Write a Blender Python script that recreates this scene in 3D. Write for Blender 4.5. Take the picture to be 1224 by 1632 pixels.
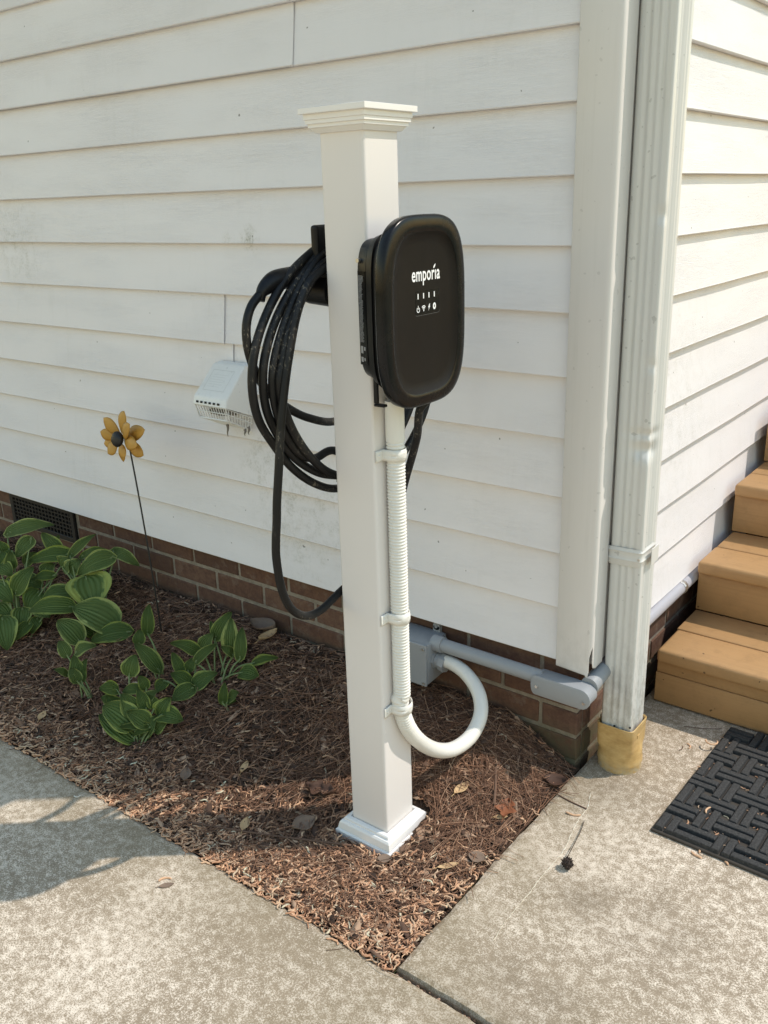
import bpy, bmesh, math, random
import numpy as np
from mathutils import Vector, Matrix

# ------------------------------------------------------------------ scene, camera, light
S = bpy.context.scene
COL = S.collection
for o in list(bpy.data.objects):
    bpy.data.objects.remove(o)
random.seed(7)
RNG = np.random.default_rng(11)
R_ = math.radians

CAM = np.array([0.7411, -1.6381, 1.2552])
FPX = 1434.95
RT = np.array([0.7918, 0.6101, -0.0293])
UP = np.array([-0.1788, 0.2773, 0.9440])
FW = np.array([-0.5840, 0.7422, -0.3286])
cd = bpy.data.cameras.new('camera')
cam = bpy.data.objects.new('camera', cd)
COL.objects.link(cam)
cd.sensor_fit = 'VERTICAL'
cd.sensor_height = 36.0
cd.sensor_width = 27.0
cd.lens = FPX / 1632 * 36.0
cd.clip_start = 0.02
cd.clip_end = 500
m = Matrix(((RT[0], UP[0], -FW[0], CAM[0]), (RT[1], UP[1], -FW[1], CAM[1]), (RT[2], UP[2], -FW[2], CAM[2]), (0, 0, 0, 1)))
cam.matrix_world = m
S.camera = cam

SUNV = Vector((0.585, 0.475, 1.0)).normalized()       # towards the sun
W = bpy.data.worlds.new('World')
S.world = W
W.use_nodes = True
nt = W.node_tree
bg = nt.nodes['Background']
sky = nt.nodes.new('ShaderNodeTexSky')
sky.sky_type = 'NISHITA'
sky.sun_disc = False
sky.sun_elevation = math.asin(SUNV.z)
sky.sun_rotation = math.atan2(SUNV.x, SUNV.y)
sky.air_density = 2.3
sky.dust_density = 0.2
sky.ozone_density = 0.2
nt.links.new(sky.outputs[0], bg.inputs[0])
bg.inputs[1].default_value = 0.15
sl = bpy.data.lights.new('sun', 'SUN')
sl.energy = 2.8
sl.angle = R_(0.55)
sl.color = (1.0, 0.91, 0.80)
sun = bpy.data.objects.new('sun', sl)
COL.objects.link(sun)
sun.location = (4, 3, 7)
sun.rotation_euler = SUNV.to_track_quat('Z', 'Y').to_euler()
S.view_settings.view_transform = 'Standard'
S.view_settings.look = 'None'
S.view_settings.gamma = 1.0
S.view_settings.exposure = 0.33
S.view_settings.use_curve_mapping = False


# ------------------------------------------------------------------ pixel -> direction helpers
def ray(u, v):
    d = (u - 612) / FPX * RT - (v - 816) / FPX * UP + FW
    return d


def on_y(u, v, y):
    d = ray(u, v)
    return CAM + d * ((y - CAM[1]) / d[1])


def on_x(u, v, x):
    d = ray(u, v)
    return CAM + d * ((x - CAM[0]) / d[0])


def on_z(u, v, z=0.0):
    d = ray(u, v)
    return CAM + d * ((z - CAM[2]) / d[2])


def sstep(a, b, x):
    t = np.clip((x - a) / (b - a), 0, 1)
    return t * t * (3 - 2 * t)


def mulch_z(x, y):
    x = np.asarray(x, float)
    y = np.asarray(y, float)
    z = 0.088 * sstep(-0.58, 0.0, y) * sstep(0.0, -0.22, x)
    z = z + 0.006 * np.sin(9 * x + 3 * y) * np.sin(7 * y - 2 * x) * sstep(-0.7, -0.5, y) * sstep(0, -0.15, x)
    return z - 0.006


def on_mulch(u, v):
    z = 0.0
    for _ in range(12):
        p = on_z(u, v, z)
        z = float(mulch_z(p[0], p[1]))
    return on_z(u, v, z)


# ------------------------------------------------------------------ node material helper
class N:
    def __init__(s, name):
        s.m = bpy.data.materials.new(name)
        s.m.use_nodes = True
        s.t = s.m.node_tree
        s.b = s.t.nodes['Principled BSDF']
        s._pos = None

    def n(s, typ, **kw):
        nd = s.t.nodes.new(typ)
        for k, v in kw.items():
            setattr(nd, k, v)
        return nd

    def l(s, a, b):
        s.t.links.new(a, b)

    def pos(s):
        if s._pos is None:
            s._pos = s.n('ShaderNodeNewGeometry').outputs['Position']
        return s._pos

    def mapv(s, vec, scale=(1, 1, 1), loc=(0, 0, 0), rot=(0, 0, 0)):
        mp = s.n('ShaderNodeMapping')
        s.l(vec, mp.inputs[0])
        mp.inputs['Location'].default_value = loc
        mp.inputs['Rotation'].default_value = rot
        mp.inputs['Scale'].default_value = scale
        return mp.outputs[0]

    def noise(s, vec, scale, detail=4, rough=0.55, dist=0.0):
        nd = s.n('ShaderNodeTexNoise')
        s.l(vec, nd.inputs['Vector'])
        nd.inputs['Scale'].default_value = scale
        nd.inputs['Detail'].default_value = detail
        nd.inputs['Roughness'].default_value = rough
        nd.inputs['Distortion'].default_value = dist
        return nd.outputs['Fac']

    def ramp(s, fac, stops):
        r = s.n('ShaderNodeValToRGB')
        s.l(fac, r.inputs[0])
        el = r.color_ramp.elements
        while len(el) < len(stops):
            el.new(0.5)
        for e, (p, c) in zip(el, stops):
            e.position = p
            e.color = (c, c, c, 1) if isinstance(c, (int, float)) else (c[0], c[1], c[2], 1)
        return r.outputs[0]

    def mix(s, fac, a, b, typ='MIX'):
        mx = s.n('ShaderNodeMix', data_type='RGBA', blend_type=typ)
        for sock, v in ((mx.inputs[0], fac), (mx.inputs[6], a), (mx.inputs[7], b)):
            if isinstance(v, (int, float)):
                sock.default_value = v
            elif isinstance(v, tuple):
                sock.default_value = (v[0], v[1], v[2], 1)
            else:
                s.l(v, sock)
        return mx.outputs[2]

    def math(s, op, a, b=0.0, c=None):
        nd = s.n('ShaderNodeMath', operation=op)
        for i, v in enumerate((a, b) if c is None else (a, b, c)):
            if isinstance(v, (int, float)):
                nd.inputs[i].default_value = v
            else:
                s.l(v, nd.inputs[i])
        return nd.outputs[0]

    def xyz(s, vec):
        nd = s.n('ShaderNodeSeparateXYZ')
        s.l(vec, nd.inputs[0])
        return nd.outputs

    def bump(s, h, strength=0.3, dist=0.002, prev=None):
        b = s.n('ShaderNodeBump')
        b.inputs['Strength'].default_value = strength
        b.inputs['Distance'].default_value = dist
        s.l(h, b.inputs['Height'])
        if prev is not None:
            s.l(prev, b.inputs['Normal'])
        return b.outputs[0]

    def out(s, col=None, rough=None, normal=None, spec=None, metal=None):
        for sock, v in (('Base Color', col), ('Roughness', rough), ('Normal', normal), ('Specular IOR Level', spec), ('Metallic', metal)):
            if v is None:
                continue
            i = s.b.inputs[sock]
            if isinstance(v, (int, float)):
                i.default_value = v
            elif isinstance(v, tuple):
                i.default_value = (v[0], v[1], v[2], 1)
            else:
                s.l(v, i)
        return s.m

    def dist_to(s, p, radius):
        d = s.n('ShaderNodeVectorMath', operation='DISTANCE')
        s.l(s.pos(), d.inputs[0])
        d.inputs[1].default_value = p
        mr = s.n('ShaderNodeMapRange')
        s.l(d.outputs['Value'], mr.inputs[0])
        mr.inputs[1].default_value = radius * 0.2
        mr.inputs[2].default_value = radius
        mr.inputs[3].default_value = 1.0
        mr.inputs[4].default_value = 0.0
        return mr.outputs[0]


def plain(name, col, rough=0.5, bscale=200, bstr=0.1, var=0.06, vscale=12, spec=0.5, metal=0.0, bdist=0.001):
    k = N(name)
    f = k.noise(k.pos(), vscale, 5)
    c = k.mix(f, tuple(x * (1 - var) for x in col), tuple(min(1, x * (1 + var)) for x in col))
    nb = k.bump(k.noise(k.pos(), bscale, 3), bstr, bdist) if bstr else None
    rr = k.ramp(k.noise(k.pos(), vscale * 2.3, 4), [(0.3, max(0, rough - 0.06)), (0.7, min(1, rough + 0.06))])
    return k.out(c, rr, nb, spec, metal)


# ------------------------------------------------------------------ mesh helpers
def link(name, me, mat=None, parent=None, loc=None):
    o = bpy.data.objects.new(name, me)
    COL.objects.link(o)
    if me is not None and mat is not None and not me.materials:
        for mm in (mat if isinstance(mat, (list, tuple)) else [mat]):
            me.materials.append(mm)
    if parent is not None:
        o.parent = parent
    if loc is not None:
        o.location = loc
    return o


def mesh(name, v, f, smooth=False):
    me = bpy.data.meshes.new(name)
    me.from_pydata([tuple(map(float, p)) for p in v], [], [tuple(int(i) for i in q) for q in f])
    if smooth:
        me.polygons.foreach_set('use_smooth', [True] * len(me.polygons))
    me.update()
    return me


def obj(name, v, f, mat, parent=None, smooth=False, loc=None):
    return link(name, mesh(name, v, f, smooth), mat, parent, loc)


def from_bm(name, bm, mat, parent=None, smooth=False, loc=None):
    bmesh.ops.recalc_face_normals(bm, faces=bm.faces)
    me = bpy.data.meshes.new(name)
    bm.to_mesh(me)
    bm.free()
    if smooth:
        me.polygons.foreach_set('use_smooth', [True] * len(me.polygons))
    return link(name, me, mat, parent, loc)


def box_bm(x0, x1, y0, y1, z0, z1, bev=0.0, seg=2):
    bm = bmesh.new()
    bmesh.ops.create_cube(bm, size=1)
    for v in bm.verts:
        v.co = Vector((x0 + (v.co.x + .5) * (x1 - x0), y0 + (v.co.y + .5) * (y1 - y0), z0 + (v.co.z + .5) * (z1 - z0)))
    if bev:
        bmesh.ops.bevel(bm, geom=list(bm.edges), offset=bev, segments=seg, affect='EDGES', profile=0.5)
    return bm


def box(name, x0, x1, y0, y1, z0, z1, mat, parent=None, bev=0.0, seg=2):
    return from_bm(name, box_bm(x0, x1, y0, y1, z0, z1, bev, seg), mat, parent)


def thing(name, label, cat, group=None, loc=(0, 0, 0)):
    o = bpy.data.objects.new(name, None)
    o.empty_display_size = 0.05
    COL.objects.link(o)
    o.location = loc
    tag(o, label, cat, group)
    return o


def tag(o, label=None, cat=None, group=None, kind=None):
    for k, v in (('label', label), ('category', cat), ('group', group), ('kind', kind)):
        if v:
            o[k] = v
    return o


def catmull(P, n):
    P = np.asarray(P, float)
    Q = np.vstack([2 * P[0] - P[1], P, 2 * P[-1] - P[-2]])
    out = []
    for i in range(1, len(Q) - 2):
        p0, p1, p2, p3 = Q[i - 1], Q[i], Q[i + 1], Q[i + 2]
        for t in np.linspace(0, 1, n, endpoint=False):
            out.append(0.5 * ((2 * p1) + (-p0 + p2) * t + (2 * p0 - 5 * p1 + 4 * p2 - p3) * t * t + (-p0 + 3 * p1 - 3 * p2 + p3) * t ** 3))
    out.append(P[-1])
    return np.array(out)


def even(P, step):
    d = np.r_[0, np.cumsum(np.linalg.norm(np.diff(P, axis=0), axis=1))]
    n = max(2, int(d[-1] / step) + 1)
    s = np.linspace(0, d[-1], n)
    return np.array([np.interp(s, d, P[:, k]) for k in range(3)]).T


def frames(P):
    T = np.gradient(P, axis=0)
    T /= np.linalg.norm(T, axis=1)[:, None] + 1e-12
    a = np.array([0, 0, 1.0]) if abs(T[0][2]) < 0.8 else np.array([1.0, 0, 0])
    n = np.cross(T[0], a)
    n /= np.linalg.norm(n)
    Ns = []
    for t in T:
        n = n - t * (n @ t)
        n /= np.linalg.norm(n) + 1e-12
        Ns.append(n.copy())
    Ns = np.array(Ns)
    return T, Ns, np.cross(T, Ns)


def tube(P, r, sides=12, cap=True):
    P = np.asarray(P, float)
    T, A, B = frames(P)
    r = np.broadcast_to(np.asarray(r, float), (len(P),))
    an = np.linspace(0, 2 * np.pi, sides, endpoint=False)
    V = P[:, None, :] + r[:, None, None] * (np.cos(an)[None, :, None] * A[:, None, :] + np.sin(an)[None, :, None] * B[:, None, :])
    V = V.reshape(-1, 3)
    F = []
    for i in range(len(P) - 1):
        for j in range(sides):
            k = (j + 1) % sides
            F.append((i * sides + j, i * sides + k, (i + 1) * sides + k, (i + 1) * sides + j))
    if cap:
        F.append(tuple(range(sides))[::-1])
        F.append(tuple((len(P) - 1) * sides + j for j in range(sides)))
    return V, F


def cyl(p0, p1, r, sides=20, r1=None):
    p0 = np.asarray(p0, float)
    p1 = np.asarray(p1, float)
    return tube(np.array([p0, p0 * .5 + p1 * .5, p1]), [r, (r + (r1 or r)) / 2, r1 or r], sides)


def loft(rings, cap0=True, cap1=True):
    n = len(rings[0])
    V = [p for r in rings for p in r]
    F = []
    for i in range(len(rings) - 1):
        for j in range(n):
            k = (j + 1) % n
            F.append((i * n + j, i * n + k, (i + 1) * n + k, (i + 1) * n + j))
    if cap0:
        F.append(tuple(range(n))[::-1])
    if cap1:
        F.append(tuple((len(rings) - 1) * n + j for j in range(n)))
    return V, F


def merge(*parts):
    V, F = [], []
    for v, f in parts:
        b = len(V)
        V += [tuple(p) for p in v]
        F += [tuple(i + b for i in q) for q in f]
    return V, F


def auto_smooth(o, ang=35):
    me = o.data
    me.polygons.foreach_set('use_smooth', [True] * len(me.polygons))
    bm = bmesh.new()
    bm.from_mesh(me)
    for e in bm.edges:
        if len(e.link_faces) == 2 and e.calc_face_angle(0) > R_(ang):
            e.smooth = False
    bm.to_mesh(me)
    bm.free()
    return o


def rrect(hw, hh, r, n=6):
    pts = []
    for cx, cy, a0 in ((hw - r, hh - r, 0), (-hw + r, hh - r, 90), (-hw + r, -hh + r, 180), (hw - r, -hh + r, 270)):
        for i in range(n + 1):
            a = R_(a0 + 90 * i / n)
            pts.append((cx + r * math.cos(a), cy + r * math.sin(a)))
    return pts


# ------------------------------------------------------------------ materials
def siding_material(name, along):
    k = N(name)
    p = k.pos()
    sc = (3.0, 3.0, 60.0)
    v = k.mapv(p, sc)
    g1 = k.noise(v, 4.2, 6, 0.6, 1.6)
    g2 = k.noise(k.mapv(p, (7, 7, 190)), 2.0, 3, 0.5, 0.6)
    patch = k.ramp(k.noise(k.mapv(p, (1.6, 1.6, 7)), 1.5, 3), [(0.40, 0.0), (0.62, 1.0)])
    grain = k.ramp(g1, [(0.40, 0.0), (0.50, 1.0), (0.60, 0.25), (0.75, 0.9)])
    h = k.math('ADD', k.math('MULTIPLY', grain, k.math('ADD', k.math('MULTIPLY', patch, 0.75), 0.15)), k.math('MULTIPLY', g2, 0.35))
    nb = k.bump(h, 0.48, 0.0008)
    wob = k.bump(k.noise(k.mapv(p, (2.2, 2.2, 5)), 2.0, 2), 0.10, 0.02, nb)
    base = k.mix(k.noise(p, 2.5, 3), (0.785, 0.768, 0.785), (0.825, 0.808, 0.825))
    # general grime streaks
    str_ = k.noise(k.mapv(p, (28, 28, 2.5)), 1.6, 5, 0.65)
    gr = k.math('MULTIPLY', k.ramp(str_, [(0.52, 0.0), (0.75, 1.0)]), k.ramp(k.noise(p, 3.0, 3), [(0.45, 0.0), (0.7, 1.0)]))
    base = k.mix(k.math('MULTIPLY', gr, 0.14), base, (0.42, 0.42, 0.36))
    fine = k.ramp(k.noise(p, 130, 3, 0.7), [(0.45, 0.0), (0.63, 1.0)])
    med = k.ramp(k.noise(p, 30, 4, 0.7), [(0.42, 0.0), (0.65, 1.0)])
    blot = k.math('MULTIPLY', fine, med)
    spots = [((-0.93, 0.0, 0.60), 0.17, 0.75), ((-0.85, 0.0, 0.42), 0.20, 0.55), ((-0.70, 0.0, 0.52), 0.14, 0.55), ((-0.95, 0.0, 1.165), 0.045, 1.6), ((-1.02, 0, 1.165), 0.03, 0.9),
             ((-2.0, 0.0, 1.16), 0.2, 0.6), ((0.0, 0.5, 0.70), 0.32, 0.30), ((0.0, 0.33, 0.95), 0.26, 0.28), ((0, 0.35, 0.36), 0.2, 0.25)]
    acc = None
    for c, r, w in spots:
        x = k.math('MULTIPLY', k.dist_to(c, r), w)
        acc = x if acc is None else k.math('ADD', acc, x)
    acc = k.math('MULTIPLY', acc, 0.62)
    haze = k.math('MULTIPLY', acc, 0.45)
    base = k.mix(k.math('MULTIPLY', haze, med), base, (0.46, 0.45, 0.36))
    base = k.mix(k.math('MULTIPLY', k.math('MINIMUM', acc, 1.0), k.math('MULTIPLY', blot, 0.75)), base, (0.20, 0.20, 0.15))
    # tiny insect specks
    sp = k.ramp(k.noise(p, 55, 1), [(0.80, 0.0), (0.815, 1.0)])
    base = k.mix(k.math('MULTIPLY', sp, 0.7), base, (0.12, 0.11, 0.09))
    return k.out(base, 0.42, wob, 0.4)


M_SIDE = siding_material('vinyl_siding', 'x')


def trim_material(name, col, grime=0.25, rough=0.4):
    k = N(name)
    p = k.pos()
    base = k.mix(k.noise(p, 3, 3), tuple(c * 0.96 for c in col), col)
    st = k.noise(k.mapv(p, (60, 60, 2.2)), 1.5, 6, 0.7)
    mk = k.math('MULTIPLY', k.ramp(st, [(0.5, 0.0), (0.72, 1.0)]), k.ramp(k.noise(p, 6, 4), [(0.4, 0.0), (0.65, 1.0)]))
    base = k.mix(k.math('MULTIPLY', mk, grime), base, (0.30, 0.29, 0.22))
    sp = k.ramp(k.noise(p, 70, 1), [(0.72, 0.0), (0.735, 1.0)])
    base = k.mix(k.math('MULTIPLY', sp, grime), base, (0.1, 0.09, 0.07))
    low = k.ramp(k.xyz(p)[2], [(0.05, 1.0), (0.42, 0.0)])
    base = k.mix(k.math('MULTIPLY', k.math('MULTIPLY', low, grime * 2.2), k.ramp(k.noise(k.mapv(p, (1, 1, .5)), 40, 5, .7), [(0.45, 0), (0.62, 1.0)])), base, (0.20, 0.18, 0.13))
    nb = k.bump(k.noise(k.mapv(p, (40, 40, 1.5)), 1.4, 3), 0.06, 0.004)
    return k.out(base, rough, nb, 0.45)


M_CORNER = trim_material('corner_trim', (0.735, 0.705, 0.68), 0.14)
M_SPOUT = trim_material('downspout_paint', (0.70, 0.695, 0.67), 0.24, 0.35)
M_POST = plain('post_vinyl', (0.755, 0.722, 0.705), 0.34, 90, 0.0, 0.012, 4)
M_CAP = plain('white_vinyl', (0.82, 0.80, 0.78), 0.32, 120, 0.03, 0.02, 8)
M_PVC = plain('painted_conduit', (0.77, 0.755, 0.71), 0.33, 200, 0.04, 0.03, 20)
M_GREY = plain('grey_pvc', (0.30, 0.315, 0.335), 0.45, 260, 0.06, 0.06, 14)
M_GREYL = plain('light_grey_liquidtight', (0.40, 0.40, 0.44), 0.36, 260, 0.04, 0.04, 14)
M_STEEL = plain('zinc_screw', (0.62, 0.60, 0.56), 0.32, 300, 0.1, 0.1, 90, metal=0.9)
M_BLACK = plain('black_plastic', (0.007, 0.007, 0.008), 0.40, 500, 0.05, 0.10, 20, spec=0.28)
M_BEZEL = plain('black_satin_bezel', (0.007, 0.007, 0.008), 0.24, 900, 0.0, 0.10, 20, spec=0.26)
M_PANEL = plain('brown_black_panel', (0.0105, 0.0085, 0.0075), 0.50, 700, 0.0, 0.08, 10, spec=0.16)
M_LED = plain('print_white', (0.86, 0.87, 0.88), 0.5, 0, 0, 0.01)
M_LABEL = plain('label_print', (0.30, 0.30, 0.31), 0.5, 0, 0, 0.05)
M_WHITEABS = trim_material('white_hood_plastic', (0.82, 0.82, 0.80), 0.12, 0.35)
M_LINT = plain('grey_lint', (0.20, 0.18, 0.16), 0.95, 200, 0.5, 0.3, 60)
M_YELLOW = None
M_RUST = plain('dark_iron', (0.012, 0.011, 0.011), 0.5, 400, 0.2, 0.2, 60)


def cable_material():
    k = N('black_cable_rubber')
    p = k.pos()
    a = k.ramp(k.noise(p, 14, 4), [(0.48, 0.0), (0.60, 1.0)])
    b = k.ramp(k.noise(k.mapv(p, (90, 90, 40)), 2.2, 4, 0.75), [(0.57, 0.0), (0.66, 1.0)])
    base = k.mix(k.math('MULTIPLY', k.math('MULTIPLY', a, b), 0.75), (0.0075, 0.0075, 0.008), (0.28, 0.24, 0.18))
    base = k.mix(k.math('MULTIPLY', a, 0.06), base, (0.16, 0.15, 0.14))
    return k.out(base, 0.45, k.bump(k.noise(p, 260, 3), 0.10, 0.001), 0.28)


M_CABLE = cable_material()


def boot_material():
    k = N('aged_yellow_adapter')
    p = k.pos()
    c = k.ramp(k.noise(k.mapv(p, (1, 1, 2)), 26, 5, 0.65), [(0.25, (0.38, 0.235, 0.085)), (0.5, (0.53, 0.35, 0.14)), (0.75, (0.64, 0.47, 0.23))])
    lo = k.math('MULTIPLY', k.ramp(k.xyz(p)[2], [(0.004, 1.0), (0.03, 0.0)]), k.ramp(k.noise(p, 90, 4), [(0.35, 0), (0.6, 1)]))
    c = k.mix(k.math('MULTIPLY', lo, 0.7), c, (0.40, 0.37, 0.28))
    return k.out(c, 0.45, k.bump(k.noise(p, 120, 4), 0.15, 0.001), 0.4)


M_YELLOW = boot_material()


def brick_material():
    k = N('red_brick')
    p = k.pos()
    rnd = k.n('ShaderNodeObjectInfo').outputs['Random']
    base = k.ramp(rnd, [(0.0, (0.115, 0.066, 0.044)), (0.4, (0.165, 0.088, 0.056)), (0.75, (0.145, 0.085, 0.060)), (1.0, (0.195, 0.112, 0.074))])
    n1 = k.noise(p, 60, 6, 0.7)
    base = k.mix(k.ramp(n1, [(0.35, 0.75), (0.65, 0.0)]), base, (0.085, 0.045, 0.036))
    base = k.mix(k.math('MULTIPLY', k.ramp(k.noise(p, 22, 5, 0.7), [(0.55, 0), (0.75, 1)]), 0.35), base, (0.33, 0.27, 0.22))
    zz = k.xyz(p)[2]
    ms = k.math('MULTIPLY', k.ramp(zz, [(0.045, 1.0), (0.105, 0.0)]), k.ramp(k.noise(p, 18, 5, 0.7), [(0.34, 0.15), (0.58, 1.0)]))
    base = k.mix(k.math('MULTIPLY', ms, 0.85), base, (0.105, 0.098, 0.055))
    return k.out(base, 0.88, k.bump(k.noise(p, 150, 5, 0.7), 0.5, 0.003), 0.25)


M_BRICK = brick_material()


def mortar_material():
    k = N('mortar')
    p = k.pos()
    c = k.ramp(k.noise(p, 45, 5, 0.7), [(0.3, (0.19, 0.16, 0.125)), (0.7, (0.35, 0.30, 0.24))])
    ms = k.math('MULTIPLY', k.ramp(k.xyz(p)[2], [(0.05, 1.0), (0.11, 0.0)]), k.ramp(k.noise(p, 20, 4), [(0.35, 0.2), (0.6, 1)]))
    c = k.mix(k.math('MULTIPLY', ms, 0.8), c, (0.13, 0.125, 0.07))
    return k.out(c, 0.95, k.bump(k.noise(p, 220, 4), 0.6, 0.003), 0.2)


M_MORTAR = mortar_material()


def concrete_material(name, warm=0.0):
    k = N(name)
    p = k.pos()
    fine = k.noise(p, 300, 3, 0.75)
    fine = k.math('ADD', k.math('MULTIPLY', fine, 0.62), k.math('MULTIPLY', k.noise(p, 720, 2, 0.6), 0.38))
    mid = k.noise(p, 60, 4, 0.65)
    big = k.noise(p, 2.6, 5, 0.6, 0.4)
    big2 = k.noise(k.mapv(p, (1, 1, 1), (5, 3, 0)), 6.5, 5, 0.65)
    # worn speckled paste: bright sand grains against grey-brown film
    sp = k.math('ADD', k.math('ADD', fine, k.math('MULTIPLY', mid, 0.30)), k.math('ADD', k.math('MULTIPLY', big, 0.22), k.math('MULTIPLY', big2, 0.14)))
    spk = k.ramp(k.math('SUBTRACT', sp, 0.50), [(0.300, 0.0), (0.375, 1.0)])
    dark = k.ramp(k.noise(p, 16, 5, 0.7), [(0.3, (0.265, 0.208, 0.145)), (0.7, (0.345, 0.275, 0.198))])
    lite = k.ramp(k.noise(p, 60, 3), [(0.35, (0.60, 0.505, 0.40)), (0.65, (0.78, 0.68, 0.56))])
    base = k.mix(spk, dark, lite)
    # algae film by the planting bed
    xx = k.xyz(p)
    edge = k.math('MINIMUM', k.math('ABSOLUTE', k.math('ADD', xx[1], 0.70)), k.math('ABSOLUTE', xx[0]))
    al = k.math('MULTIPLY', k.ramp(edge, [(0.0, 1.0), (0.26, 0.0)]), k.ramp(k.noise(p, 6, 5, 0.65), [(0.30, 0.1), (0.55, 1.0)]))
    base = k.mix(k.math('MULTIPLY', al, 0.52), base, (0.215, 0.170, 0.100))
    for c, r in (((0.17, -0.36, 0), 0.10), ((0.06, 0.0, 0), 0.14), ((0.20, -0.62, 0), 0.16), ((0.3, -0.35, 0), 0.16)):
        st = k.math('MULTIPLY', k.dist_to(c, r), k.ramp(k.noise(p, 18, 5), [(0.3, 0.1), (0.6, 0.8)]))
        base = k.mix(k.math('MULTIPLY', st, 0.42), base, (0.16, 0.125, 0.085))
    h = k.math('ADD', k.math('MULTIPLY', fine, 0.6), k.math('MULTIPLY', mid, 0.8))
    return k.out(base, 0.92, k.bump(h, 0.40, 0.0022), 0.25)


M_CONC = concrete_material('weathered_concrete')


def soil_material():
    k = N('dark_mulch_soil')
    p = k.pos()
    c = k.ramp(k.noise(p, 55, 6, 0.75), [(0.3, (0.045, 0.029, 0.020)), (0.55, (0.11, 0.07, 0.048)), (0.75, (0.135, 0.085, 0.055))])
    return k.out(c, 0.95, k.bump(k.noise(p, 90, 6, 0.75), 0.9, 0.012), 0.2)


M_SOIL = soil_material()


def litter_material(name, stops, rough=0.8, bs=400):
    k = N(name)
    rnd = k.n('ShaderNodeNewGeometry').outputs['Random Per Island']
    c = k.ramp(rnd, stops)
    c = k.mix(k.math('MULTIPLY', k.noise(k.pos(), 120, 3), 0.25), c, (0.05, 0.03, 0.02), 'MULTIPLY')
    return k.out(c, rough, k.bump(k.noise(k.pos(), bs, 3), 0.3, 0.001), 0.3)


M_CATKIN = litter_material('catkin_litter', [(0.0, (0.440, 0.229, 0.132)), (0.35, (0.674, 0.382, 0.226)), (0.7, (0.800, 0.527, 0.335)), (0.92, (0.586, 0.428, 0.295)), (1.0, (0.800, 0.765, 0.559))])
M_NEEDLE = litter_material('pine_straw', [(0.0, (0.106, 0.055, 0.035)), (0.4, (0.224, 0.116, 0.071)), (0.75, (0.370, 0.201, 0.124)), (1.0, (0.607, 0.390, 0.260))], 0.6)
M_BARK = litter_material('bark_chips', [(0.0, (0.039, 0.024, 0.017)), (0.45, (0.105, 0.062, 0.044)), (0.8, (0.252, 0.152, 0.102)), (1.0, (0.560, 0.383, 0.262))], 0.9)
M_LEAFT = litter_material('dry_tan_leaf', [(0, (0.525, 0.350, 0.200)), (1, (0.688, 0.475, 0.250))], 0.7)
M_LEAFO = litter_material('dry_russet_leaf', [(0, (0.24, 0.085, 0.04)), (1, (0.30, 0.115, 0.055))], 0.6)
M_LEAFG = litter_material('dry_grey_leaf', [(0, (0.20, 0.14, 0.10)), (1, (0.28, 0.20, 0.15))], 0.8)
M_LEAFD = litter_material('dark_wet_leaf', [(0, (0.075, 0.040, 0.028)), (1, (0.10, 0.055, 0.038))], 0.7)
M_GUM = plain('gumball_brown', (0.035, 0.022, 0.016), 0.8, 200, 0.3, 0.3, 80)


def wood_material():
    k = N('tan_painted_wood')
    p = k.pos()
    g = k.noise(k.mapv(p, (1.2, 26, 26)), 3.0, 5, 0.6, 1.0)
    c = k.mix(k.noise(p, 6, 4), (0.415, 0.245, 0.112), (0.465, 0.28, 0.13))
    c = k.mix(k.math('MULTIPLY', k.ramp(k.noise(k.mapv(p, (1.5, 60, 60)), 2.2, 5, 0.65, 0.8), [(0.48, 0), (0.68, 1)]), 0.14), c, (0.20, 0.11, 0.045))
    d = k.math('MULTIPLY', k.ramp(k.noise(p, 24, 5, 0.7), [(0.5, 0), (0.75, 1)]), 0.35)
    c = k.mix(d, c, (0.22, 0.13, 0.06))
    sp = k.ramp(k.noise(p, 60, 1), [(0.79, 0.0), (0.80, 1.0)])
    c = k.mix(k.math('MULTIPLY', sp, .8), c, (0.06, 0.03, 0.015))
    return k.out(c, 0.5, k.bump(g, 0.35, 0.0016), 0.35)


M_WOOD = wood_material()


def rubber_material():
    k = N('recycled_rubber')
    p = k.pos()
    c = k.ramp(k.noise(p, 260, 4, 0.7), [(0.35, (0.022, 0.022, 0.022)), (0.62, (0.055, 0.054, 0.053)), (0.8, (0.13, 0.125, 0.115))])
    return k.out(c, 0.78, k.bump(k.noise(p, 330, 4, 0.7), 0.7, 0.0016), 0.35)


M_RUB = rubber_material()
M_MATBASE = plain('rubber_base_dusty', (0.055, 0.046, 0.037), 0.9, 200, 0.4, 0.4, 70)


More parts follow.
